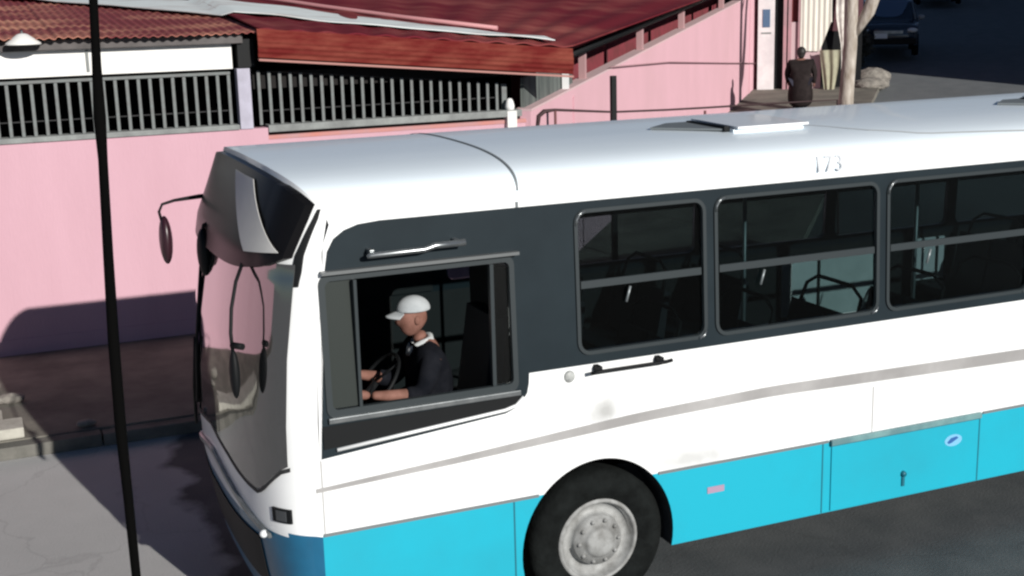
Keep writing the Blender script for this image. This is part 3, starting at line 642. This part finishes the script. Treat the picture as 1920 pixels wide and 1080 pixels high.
b = MB(); b.box((1.05, .35, .94), (1.45, .80, 1.25), .03); b.box((1.0, .32, 1.25), (1.5, .83, 1.38), .05); b.prism([(1.45, .34, 1.35), (1.57, .34, 1.35), (1.66, .34, 2.02), (1.56, .34, 2.02)], (0, .48, 0)); b.build('driver_seat', m_seat, bus)
for i in range(11):
    for side_y in (.08, 1.55):
        x = 2.35+i*.78
        if side_y > 1 and i in (3, 4, 5): continue
        b = MB(); b.box((x, side_y, 1.20), (x+.42, side_y+.84, 1.28), .03)
        for k in (0, .43): b.prism([(x+.38, side_y+k, 1.27), (x+.46, side_y+k, 1.27), (x+.53, side_y+k, 1.72), (x+.48, side_y+k, 1.74)], (0, .40, 0))
        b.box((x+.1, side_y+.3, .94), (x+.3, side_y+.5, 1.20)); so = b.build('seat', m_seat, bus)
        b = MB(); b.tube([(x+.50, side_y+.08, 1.70), (x+.56, side_y+.10, 1.86), (x+.57, side_y+.22, 1.93), (x+.57, side_y+.62, 1.93), (x+.56, side_y+.74, 1.86), (x+.50, side_y+.76, 1.70)], .015, 6); b.build('grab_bar', m_blk, so)
for i in range(5):
    b = MB(); x = 2.3+i*1.7; b.tube([(x, 1.0, .94), (x, 1.0, 2.76)], .016, 8); b.build('stanchion', m_bar, bus)
b = MB(); b.box((.7, .3, .45), (X1-.3, 2.2, .90)); b.build('underbody', m_rub, bus)
for i, (cx, cz) in enumerate(AX):
    for near in (True, False):
        y0, s = (0, 1) if near else (2.5, -1)
        b = MB(); b.lathe([(AR-.004, y0+s*.004), (AR-.004, y0+s*.48), (0, y0+s*.48)], (cx, 0, cz), 'Y', 36, R(-11.5), R(191.5)); b.build('wheel_arch', m_rub, bus)
        wr = empty('wheel', Vector((cx, y0+s*.2, .49))-origin(bus)); wr.parent = bus; cx += .04; cz_ = .475
        b = MB(); yy = y0+s*.07
        b.lathe([(.29, yy+s*.03), (.33, yy+s*.005), (.42, yy), (.465, yy+s*.02), (.488, yy+s*.05), (.49, yy+s*.15), (.488, yy+s*.25), (.46, yy+s*.28), (.29, yy+s*.27)], (cx, 0, .475), 'Y', 48); b.build('tyre', m_tyre, wr)
        b = MB(); b.lathe([(.292, yy+s*.03), (.275, yy+s*.012), (.262, yy+s*.03), (.25, yy+s*.08), (.19, yy+s*.10), (.175, yy+s*.06), (.17, yy+s*.03), (.12, yy+s*.022), (.105, yy-s*.005), (.085, yy-s*.02), (0, yy-s*.022)], (cx, 0, .475), 'Y', 40)
        for k in range(10):
            a = k*math.pi/5; b.lathe([(0, yy+s*.005), (.013, yy+s*.006), (.014, yy+s*.03)], (cx+.145*math.cos(a), 0, .475+.145*math.sin(a)), 'Y', 6)
        b.build('rim', m_rim, wr)

def WX(x): return x if x < .2 else .2+(x-.2)*.944
def warp_bus():
    base = bus.location.copy(); done = set(); objs = [o for o in bpy.data.objects if o != bus and (o.parent == bus or (o.parent and o.parent.parent == bus))]
    for o in objs:
        if o.type == 'MESH' and (o.parent is None or not o.parent.name.startswith('wheel') or o.parent.name.startswith('wheel_arch')) and o.data not in done:
            done.add(o.data)
            for v in o.data.vertices: v.co.x = WX(v.co.x+base.x)-base.x
        if o.name.split('.')[0] == 'wheel': o.location.x = WX(o.location.x+base.x)-base.x
warp_bus()
# ------------------------------------------------------------ people
def head(b, c, r=.105, fx=-1):      # fx: facing -x ; shaped head with nose, chin and ears
    rr_ = bmesh.ops.create_uvsphere(b.bm, u_segments=28, v_segments=20, radius=1)
    for v in rr_['verts']:
        x, y, z = v.co; k = 1
        px, py, pz = x*.098, y*.076, z*.118
        if z < -.2: px = px*(1-.22*(-z-.2))+fx*.020*(-z-.2); py *= 1-.38*(-z-.2)
        if x*fx > .75 and abs(y) < .25 and -.35 < z < .12: px += fx*.024*(1-abs(y)/.25)*(1-abs(z+.2)/.35 if abs(z+.2) < .35 else 0)   # nose
        if x*fx > .7 and .02 < z < .22 and .2 < abs(y) < .55: px -= fx*.009
        if x*fx > .8 and -.55 < z < -.45: px -= fx*.004
        v.co = Vector((px, py, pz))+Vector(c)
    for f in set(f for v in rr_['verts'] for f in v.link_faces): f.smooth = True; f.material_index = b.mi
    for s in (-1, 1): b.ball(Vector(c)+Vector((.01, s*.078, -.005)), (.02, .010, .030), 2)

dr = empty('person', (1.05, .56, 1.335)); tag(dr, 'bus driver in a light cap and dark shirt behind the open cab window', 'person')
J = [(.04, 0, .05), (.07, 0, .28), (.05, 0, .46), (.02, 0, .545), (-.02, 0, .60)]
J += [(.03, -.19, .46), (-.08, -.25, .26), (-.33, -.26, .29), (-.41, -.25, .30)]
J += [(.03, .19, .46), (-.12, .23, .24), (-.36, .12, .33), (-.42, .09, .34)]
J += [(-.05, -.10, .06), (-.42, -.14, .08), (-.46, -.14, -.30), (-.05, .10, .06), (-.42, .12, .08), (-.46, .12, -.30)]
Ed = [(0, 1), (1, 2), (2, 3), (3, 4), (2, 5), (5, 6), (6, 7), (7, 8), (2, 9), (9, 10), (10, 11), (11, 12), (0, 13), (13, 14), (14, 15), (0, 16), (16, 17), (17, 18)]
Rd = [.14, (.13, .15), (.10, .13), .055, .052, .062, .046, .034, .026, .062, .046, .034, .026, .085, .07, .05, .085, .07, .05]
skin_mesh('body', J, Ed, Rd, m_skin, dr)
Jc = J[:4]+[J[5], J[6]]+[J[9], J[10]]+[J[13], J[14], J[15], J[16], J[17], J[18]]
skin_mesh('shirt', J[:3]+[J[5], J[6], (-.20, -.256, .272)]+[J[9], J[10], (-.25, .175, .285), J[3]], [(0, 1), (1, 2), (2, 3), (3, 4), (4, 5), (2, 6), (6, 7), (7, 8), (2, 9)], [.165, (.165, .175), (.15, .165), .085, .064, .054, .085, .064, .054, .075], mat('driver_shirt', (.006, .007, .010), .95, spec=.05, col2=(.012, .013, .017), scale=9), dr)
skin_mesh('trousers', [J[0], J[13], J[14], J[15], J[16], J[17], J[18]], [(0, 1), (1, 2), (2, 3), (0, 4), (4, 5), (5, 6)], [.16, .115, .09, .07, .115, .09, .07], mat('driver_trousers', (.010, .010, .014), .9), dr)
b = MB(); b.tube([(.0, -.07, .535), (-.05, -.03, .50), (-.07, .0, .47), (-.05, .03, .50), (.0, .07, .535), (.06, .05, .55), (.07, 0, .56), (.06, -.05, .55)], .026, 8, closed=True); b.build('collar', mat('white_collar', (.62, .66, .67), .9, col2=(.4, .42, .43), scale=14), dr, True)
hd = MB(); head(hd, (-.045, -.01, .70)); hd.build('head', m_skin, dr, True)
b = MB()      # cap with brim
rr_ = bmesh.ops.create_uvsphere(b.bm, u_segments=28, v_segments=16, radius=1)
for v in list(rr_['verts']):
    x, y, z = v.co
    v.co = Vector((x*.112-.035, y*.094-.01, max(z, -.05)*.088+.755))
for f in b.bm.faces: f.smooth = True
b.slab(lambda u, v: (-.12-.10*v*math.sin(math.pi*(.1+.8*u)), -.085+.15*u, .752-.03*v-.018*abs(u-.5)), 12, 5, (0, 0, .007)); b.build('cap', mat('light_grey_cap', (.42, .45, .47), .9, col2=(.34, .37, .39), scale=12), dr, True)
for s, wr_ in ((-1, Vector((-.41, -.25, .30))), (1, Vector((-.42, .09, .34)))):      # hands, fingers closed on the wheel
    P = [wr_, wr_+Vector((-.045, 0, .012)), wr_+Vector((-.085, 0, .012))]; E_ = [(0, 1), (1, 2)]; rr2 = [.026, (.020, .034), (.018, .036)]
    for k in range(4):
        o_ = (k-1.5)*.021; L_ = (.85, 1, .95, .75)[k]; base = len(P)
        P += [wr_+Vector((-.092, o_, .018)), wr_+Vector((-.092-.030*L_, o_, .012)), wr_+Vector((-.092-.040*L_, o_, -.016)), wr_+Vector((-.092-.018*L_, o_, -.034))]
        E_ += [(2, base), (base, base+1), (base+1, base+2), (base+2, base+3)]; rr2 += [.0095, .009, .0085, .008]
    base = len(P); P += [wr_+Vector((-.035, -s*.034, .0)), wr_+Vector((-.065, -s*.050, -.012)), wr_+Vector((-.095, -s*.045, -.022))]; E_ += [(1, base), (base, base+1), (base+1, base+2)]; rr2 += [.012, .010, .009]
    skin_mesh('hand', P, E_, rr2, m_skin, dr, 1)

VD = Vector((.567, .824, 0)); VR = Vector((.824, -.567, 0))      # street figure frame: right and away
def walker(px, py, H, label, top, low, broad=1.0, hairlong=.1, coat=0):
    t = empty('person', (px, py, gh(px, py)+SW), math.atan2(VR.y, VR.x)); tag(t, label, 'person')
    k = H/1.7
    J = [(0, 0, .92), (0, 0, 1.12), (0, .0, 1.36), (0, .0, 1.46), (0, .01, 1.53)]
    J += [(-.165*broad, 0, 1.36), (-.225*broad, .02, 1.10), (-.20*broad, .10, .86), (-.18*broad, .14, .78)]
    J += [(.165*broad, 0, 1.36), (.225*broad, .02, 1.10), (.215*broad, .06, .84), (.21*broad, .09, .75)]
    J += [(-.10, 0, .86), (-.11, -.03, .48), (-.12, .02, .08), (-.12, -.12, .03), (.10, 0, .86), (.11, .04, .48), (.12, .10, .08), (.12, -.03, .03)]
    E_ = [(0, 1), (1, 2), (2, 3), (3, 4), (2, 5), (5, 6), (6, 7), (7, 8), (2, 9), (9, 10), (10, 11), (11, 12), (0, 13), (13, 14), (14, 15), (15, 16), (0, 17), (17, 18), (18, 19), (19, 20)]
    r_ = [.14, .13, .13, .05, .05, .06, .045, .032, .026, .06, .045, .032, .026, .09, .065, .045, .035, .09, .065, .045, .035]
    J = [Vector(j)*k for j in J]; r_ = [x*k for x in r_]
    skin_mesh('body', J, E_, r_, m_skin, t)
    hb = MB(); head(hb, (.03, 0, 0), fx=1); 
    for v in hb.bm.verts: v.co = Vector((v.co.y, v.co.x, v.co.z))*k+Vector((0, -.02, 1.60))*k
    hb.build('head', m_skin, t, True)
    b = MB(); b.ball(Vector((0, -.025, 1.622))*k, Vector((.115, .118, .128))*k, 3); b.ball(Vector((0, -.05, 1.59-hairlong))*k, Vector((.09, .075, .10+hairlong))*k, 3); b.build('hair', m_hair, t, True)
    skin_mesh('jacket' if not coat else 'coat', [J[0]-Vector((0, 0, .10*broad+coat)), J[1], J[2], J[5], J[6], J[7], J[9], J[10], J[11], J[3]], [(0, 1), (1, 2), (2, 3), (3, 4), (4, 5), (2, 6), (6, 7), (7, 8), (2, 9)], [(.20+.10*coat)*k*broad, .185*k*broad, .17*k*broad, .095*k, .075*k, .055*k, .11*k, .075*k, .055*k, .12*k], top, t)
    skin_mesh('trousers', [J[0], J[13], J[14], J[15], J[17], J[18], J[19]], [(0, 1), (1, 2), (2, 3), (0, 4), (4, 5), (5, 6)], [.15*k*broad, .11*k*broad, .085*k, .065*k, .11*k*broad, .085*k, .065*k], low, t)
    for j in (16, 20):
        b = MB(); b.ball(J[j]+Vector((0, .03, .01)), (.05, .13, .045), 2); b.build('shoe', m_blk, t, True)
    return t
m_dcl = mat('dark_brown_cloth', (.016, .013, .013), .95, spec=.05, col2=(.030, .024, .024), scale=6); m_ncl = mat('navy_cloth', (.02, .02, .035), .9)
m_bcl = mat('beige_cloth', (.36, .35, .25), .9, col2=(.28, .27, .20), scale=5); m_wcl = mat('pale_cloth', (.45, .43, .40), .9)
walker(16.0, 17.45, 1.55, 'stout person in a long dark coat standing on the corner sidewalk with back turned', m_dcl, m_ncl, 1.5, .02, .5)

# ------------------------------------------------------------ far facade at the end of the pink wall
FA = Vector((17.62, 21.62, 1.30))
def FP(a, d, z): return FA+(VR*a+VD*d+Vector((0, 0, z)))*.845
def fbox(b, a0, a1, d0, d1, z0, z1): b.prism([FP(a0, d0, z0), FP(a1, d0, z0), FP(a1, d1, z0), FP(a0, d1, z0)], (0, 0, z1-z0)); return b
t = empty('shop_front', FP(1.5, 0, 0)); tag(t, 'narrow street front with white door, pink pilasters and cream corrugated sheets', 'building')
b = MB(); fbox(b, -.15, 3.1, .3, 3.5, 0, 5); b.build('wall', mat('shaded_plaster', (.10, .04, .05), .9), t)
b = MB(); fbox(b, .0, .50, .05, .299, .15, 5); d_ = b.build('white_door', mat('white_door_paint', (.72, .70, .70), .7, col2=(.6, .57, .58), scale=3), t)
b = MB(); fbox(b, .14, .36, .03, .049, 2.15, 2.6); b.build('door_window', m_carg, d_)
b = MB(); fbox(b, .10, .40, .035, .049, 1.95, 1.99); b.build('door_rail', m_cap, d_)
b = MB(); fbox(b, .50, .76, .18, .299, .15, 5); b.build('dark_doorway', m_blk, t)
for a0, a1 in ((.76, .86), (.90, 1.0), (1.20, 1.26)):
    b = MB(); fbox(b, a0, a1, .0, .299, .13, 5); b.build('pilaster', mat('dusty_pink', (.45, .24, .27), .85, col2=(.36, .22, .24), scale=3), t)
b = MB(); fbox(b, 1.0, 1.20, .16, .299, 1.95, 5); b.build('red_shutter', mat('deep_red_paint', (.12, .012, .015), .7), t)
b = MB(); fbox(b, 1.0, 1.9, .08, .15, .13, 1.95); b.build('low_wall', mat('pinkish_white_wall', (.52, .38, .40), .85), t)
b = MB()
def crg(u, v): 
    a = 1.27+.93*u; return FP(a, .02+.012*math.sin(a*40), lut(a, [(1.27, 1.42), (1.84, 1.40), (1.98, 1.75), (2.16, 2.25), (2.8, 2.6)])*(1-v)+4.9*v)
b.slab(crg, 160, 2, VD*.01); b.build('corrugated_sheet', m_cream, t)
b = MB()
b.slab(lambda u, v: FP(2.52+(u-.5)*lut(v, [(0, .10), (.32, .12), (.5, .36), (1, .56)])+.03*math.sin(v*9), -.10+.04*math.sin(u*11)*v, .15+4.5*v), 20, 40, VD*.012); b.build('hanging_sheet', mat('hanging_canvas', (.74, .71, .66), .85, col2=(.45, .41, .38), scale=5), t)
b = MB(); fbox(b, 1.9, 3.1, .25, .29, .13, 1.7); b.build('dark_opening', m_blk, t)

b = MB()
b.slab(lambda u, v: FP(lut(v, [(0, 2.02), (1, 1.84)])+lut(v, [(0, .26), (.6, .5), (1, .62)])*u, -.22+.035*math.sin(u*14+v*2), .12+1.32*v), 26, 12, VD*.014)
o = b.build('hanging_cloth', m_bcl); tag(place_origin(o, FP(2.1, -.2, .1)), 'beige cloth hanging beside the person in the dark coat', 'cloth')
# forked pale tree in front of the shop
def tree(base, label):
    t = empty('tree', base); tag(t, label, 'tree')
    B = Vector(base)
    b = MB()
    b.tube([B+VR*-.02+Vector((0, 0, -.1)), B+Vector((0, 0, .5)), B+VR*.05+Vector((0, 0, 1.6)), B+VR*.04+Vector((0, 0, 2.8)), B+VR*.10+Vector((0, 0, 4.2)), B+VR*.2+VD*.3+Vector((0, 0, 5.4))], [.19, .16, .152, .148, .13, .08], 14)
    b.tube([B+VR*.10+Vector((0, 0, 1.75)), B+VR*.42+Vector((0, 0, 2.3)), B+VR*.68+Vector((0, 0, 3.1)), B+VR*.9+Vector((0, 0, 4.0)), B+VR*1.9+Vector((0, 0, 6.4))], [.08, .14, .15, .11, .06], 12)
    b.tube([B+Vector((0, 0, 3.9)), B-VR*.6+VD*.5+Vector((0, 0, 5.2))], [.12, .05], 8); b.build('trunk', m_bark, t)
    for k_ in range(5):
        b = MB(); z0 = 3.6+.4*k_; a_ = k_*1.9; P0 = B+VR*(.12+.04*k_)+VD*.05*k_+Vector((0, 0, z0)); dd = VR*math.cos(a_)+VD*math.sin(a_)
        b.tube([P0, P0+dd*.4+Vector((0, 0, .5)), P0+dd*.7+Vector((0, 0, 1.3))], [.05, .03, .01], 6); b.build('branch', m_bark, t)
tree((16.93, 17.0, gh(16.93, 17.0)+SW), 'thick pale forked tree trunk standing in front of the cream sheets at the corner')
# shrub and rubble
def blob_leaves(name, c, r, n, m, label, cat, k0=.06):
    b = MB(); C_ = Vector(c)
    b.tube([C_, C_+Vector((.05, 0, r[2]*1.2))], [.04, .015], 6)
    for i in range(n):
        d = Vector((random.gauss(0, 1), random.gauss(0, 1), random.gauss(0, 1))).normalized()*random.random()**.4
        p = C_+Vector((0, 0, r[2]))+VR*d.x*r[0]+VD*d.y*r[1]+Vector((0, 0, d.z*r[2]))
        n1 = Vector((random.gauss(0, 1), random.gauss(0, 1), random.gauss(0, 1))).normalized(); n2 = n1.orthogonal(); k = random.uniform(k0, 2*k0)
        b.face([p, p+n1*k+n2*k*.4, p+n1*k*2, p+n1*k-n2*k*.4])
    o = b.build(name, m); return tag(place_origin(o, c), label, cat)
blob_leaves('shrub', (22.9, 24.4, gh(22.9, 24.4)), (.45, .5, .6), 900, m_leafd, 'dark dusty shrub between the tree trunk and the parked car', 'shrub')
for i, (a, d, z, r, lab) in enumerate(((.45, .8, .0, (.50, .4, .26), 'rounded pale cement heap beside the tree trunk, the upper one'), (.35, -.2, .0, (.50, .4, .18), 'flat grey cement heap in front of the rounded one'))):
    P_ = Vector((20.0, 20.6, 0))+VR*a+VD*d; P_.z = gh(P_.x, P_.y)+.05
    b = MB(); b.ball(P_+Vector((0, 0, r[2]*.4+.05)), r, 3, .05); o = b.build('rubble_heap', m_rock); tag(place_origin(o, P_), lab, 'rubble', 'cement heaps by the tree')

# ------------------------------------------------------------ parked vehicles
def car(name, loc, rz, paint, label, plate=True, W=.97, Hh=1.86):
    t = empty(name, loc, rz); tag(t, label, 'car'); t.scale = (.92, .92, .92)      # local: front towards -y, x across
    def sec(y): # half width, z bottom, z belt
        return lut(y, [(-2.3, .80), (-2.1, .92), (-1.2, W), (1.8, W), (2.3, .86)])
    b = MB()
    prof = [(-2.30, .42), (-2.34, .70), (-2.28, .92), (-2.05, 1.04), (-1.25, 1.14), (-.62, 1.74), (-.30, Hh-.03), (.6, Hh), (1.7, Hh-.05), (2.15, 1.2), (2.3, .9), (2.3, .42)]
    nX = 16
    def f(u, v):
        k = v*(len(prof)-1); i = min(int(k), len(prof)-2); y = prof[i][0]+(prof[i+1][0]-prof[i][0])*(k-i); z = prof[i][1]+(prof[i+1][1]-prof[i][1])*(k-i)
        wdt = sec(y)*(1-.20*max(0, (z-1.12)/(Hh-1.12))); s = 2*u-1; e = abs(s)**4
        return (s*wdt, y+(.14*e if y < -1 else 0), z-.07*e*(1 if z > .6 else 0))
    b.grid(f, nX, 44)
    for s in (0, 1):
        for j in range(44):
            p, q = Vector(f(s, j/44)), Vector(f(s, (j+1)/44)); b.face([p, q, (q.x, q.y, .35), (p.x, p.y, .35)], True)
    b.build('body', paint, t, True)
    b = MB()
    def wsf(u, v):
        y = -1.17+.55*v; z = 1.165+.60*v; wd = (.84-.12*v); s = 2*u-1; return (s*wd, y+.10*abs(s)**3-.03, z-.05*abs(s)**4+.012)
    b.slab(wsf, 14, 8, (0, .01, .012)); b.build('windscreen', m_carg, t, True)
    for s in (-1, 1):
        b = MB(); b.tube([(s*.86, -1.14, 1.17), (s*.74, -.60, 1.76)], .028, 6); b.build('pillar', mat('pillar_sheen', (.16, .19, .22), .3), t, True)
        b = MB(); b.ball((s*.74, -2.22, .84), (.17, .09, .075), 3); b.build('headlight', m_lamp, t, True)
        b = MB(); b.ball((s*1.05, -1.0, 1.22), (.11, .06, .085), 3); b.build('mirror', m_carg2, t, True)
        for y in (-1.45, 1.45):
            b = MB(); b.lathe([(0, -.11), (.20, -.11), (.34, -.10), (.36, 0), (.34, .1), (0, .1)], (s*(W-.10), y, .36), 'X', 24); b.build('wheel', m_tyre, t, True)
    b = MB(); b.box((-.45, -2.37, .74), (.45, -2.30, .84), .01); b.build('grille', m_alu, t, True)
    b = MB(); b.box((-.88, -2.40, .40), (.88, -2.28, .60), .04); b.build('bumper', m_blk, t, True)
    if plate:
        b = MB(); b.box((-.42, -2.43, .60), (-.02, -2.405, .76), .005); b.build('number_plate', mat('white_plate', (.88, .9, .92), .4), t, True)
    return t
A_ = math.atan2(VR.y, VR.x)
def onground(px, py):      # world point on the rising street for photo direction
    d = (fw*FOC+r2*(px-960)-u2*(py-540)).normalized(); k = 20
    while True:
        p = CAM+d*k
        if p.z <= gh(p.x, p.y) or k > 300: return Vector((p.x, p.y, gh(p.x, p.y)))
        k += .05
CARP = (25.2, 25.9, gh(25.2, 25.9))
print('CAR', onground(1676, 108), 'grey', onground(1735, 12))
car('parked_car', CARP, A_-.06, m_carp, 'dark blue tall car parked nose towards the camera in the side street')
car('parked_car', (37.2, 37.6, gh(37.2, 37.6)), A_-.05, m_carg2, 'grey car parked behind the dark blue one, only its lower corner in view', plate=False)

# houses on the right of the side street (outside the frame, added and sized to shade the street)
for k, (x0, y0, x1, y1, h_) in enumerate(((25.0, 11, 33.1, 15, 10), (33.2, 8, 45, 25, 11), (45.2, 18, 58, 38, 13), (58.2, 28, 74, 52, 16))):
    t = empty('house', ((x0+x1)/2, (y0+y1)/2, 0)); tag(t, ['unseen cream house added at the corner to shade the side street', 'second unseen house added up the right to shade the side street', 'third unseen house added up the right to shade the side street', 'farthest unseen house added up the right to shade the side street'][k], 'house', 'unseen houses added to shade the street')
    b = MB(); b.box((x0, y0, -.2), (x1, y1, h_-1)); b.build('wall', m_cream, t)
    b = MB(); b.prism([(x0-.3, y0-.3, h_-1), (x0-.3, y1+.3, h_-1), (x0-.3, (y0+y1)/2, h_+.6)], (x1-x0+.6, 0, 0)); b.build('roof', m_rust, t)
    for q in range(3):
        for z in (1.2, 4.6):
            wx = y0+2+q*(y1-y0-4)/2.4; b = MB(); b.box((x0-.05, wx, z), (x0-.01, wx+1.3, z+1.3)); b.build('window', m_carg, t)

# ------------------------------------------------------------ black post, rail wire, near cable
def ray(px, py, plane_y):
    d = fw*FOC+r2*(px-960)-u2*(py-540); k = (plane_y-CAM.y)/d.y; return CAM+d*k
PY = 7.6
t = empty('pipe_post', (ray(1150, 200, PY).x, PY, SW)); tag(t, 'short black square post standing against the pink wall behind the bus roof', 'post')
xp = ray(1150, 180, PY).x; zp = ray(1150, 142, PY).z
b = MB(); b.box((xp-.035, PY-.03, SW), (xp+.035, PY+.03, zp), .006); b.build('shaft', m_blk, t)
pts = [ray(1008, 236, PY), ray(1010, 218, PY), ray(1020, 209, PY), ray(1040, 206, PY), ray(1150, 210, PY), ray(1250, 206, PY), ray(1322, 202, PY), ray(1450, 194, PY), ray(1570, 187, PY)]
t = empty('handrail', (pts[4].x, PY, SW)); tag(t, 'thin rusty pipe handrail bent down at its left end beyond the bus', 'handrail')
b = MB(); b.tube([(pts[0].x, PY, SW)]+pts+[(pts[-1].x+.1, PY, SW)], [.026, .026, .030, .030, .018]+[.014]*6, 8); b.build('pipe', mat('rusty_pipe', (.035, .014, .016), .7), t)
for q in (1041, 1322):
    p_ = ray(q, 206, PY); b = MB(); b.tube([(p_.x, PY, SW), (p_.x, PY, p_.z-.01)], .018, 8); b.build('support', mat('rusty_support', (.16, .07, .07), .6), t)
# service cable hanging close in front of the camera
def cp_(px, py, y=-5.0): return ray(px, py, y)
pp = [(168, -900), (172, -300), (175, 0), (181, 120), (187, 220), (193, 300), (203, 480), (213, 640), (226, 800), (240, 930), (256, 1085), (290, 1400), (380, 2300)]
rr3 = [k*1.12 for k in (.0058, .0058, .0060, .0064, .0086, .0066, .0072, .0082, .0082, .0072, .0068, .007, .007)]
b = MB(); P_ = [cp_(*q) for q in pp]; b.tube(P_+[Vector((P_[-1].x+.3, -5.1, .0))], rr3+[.006], 10)
o = b.build('service_cable', m_cable); tag(place_origin(o, P_[0]), 'thick black cable hanging down the left of the view in front of the bus', 'cable')
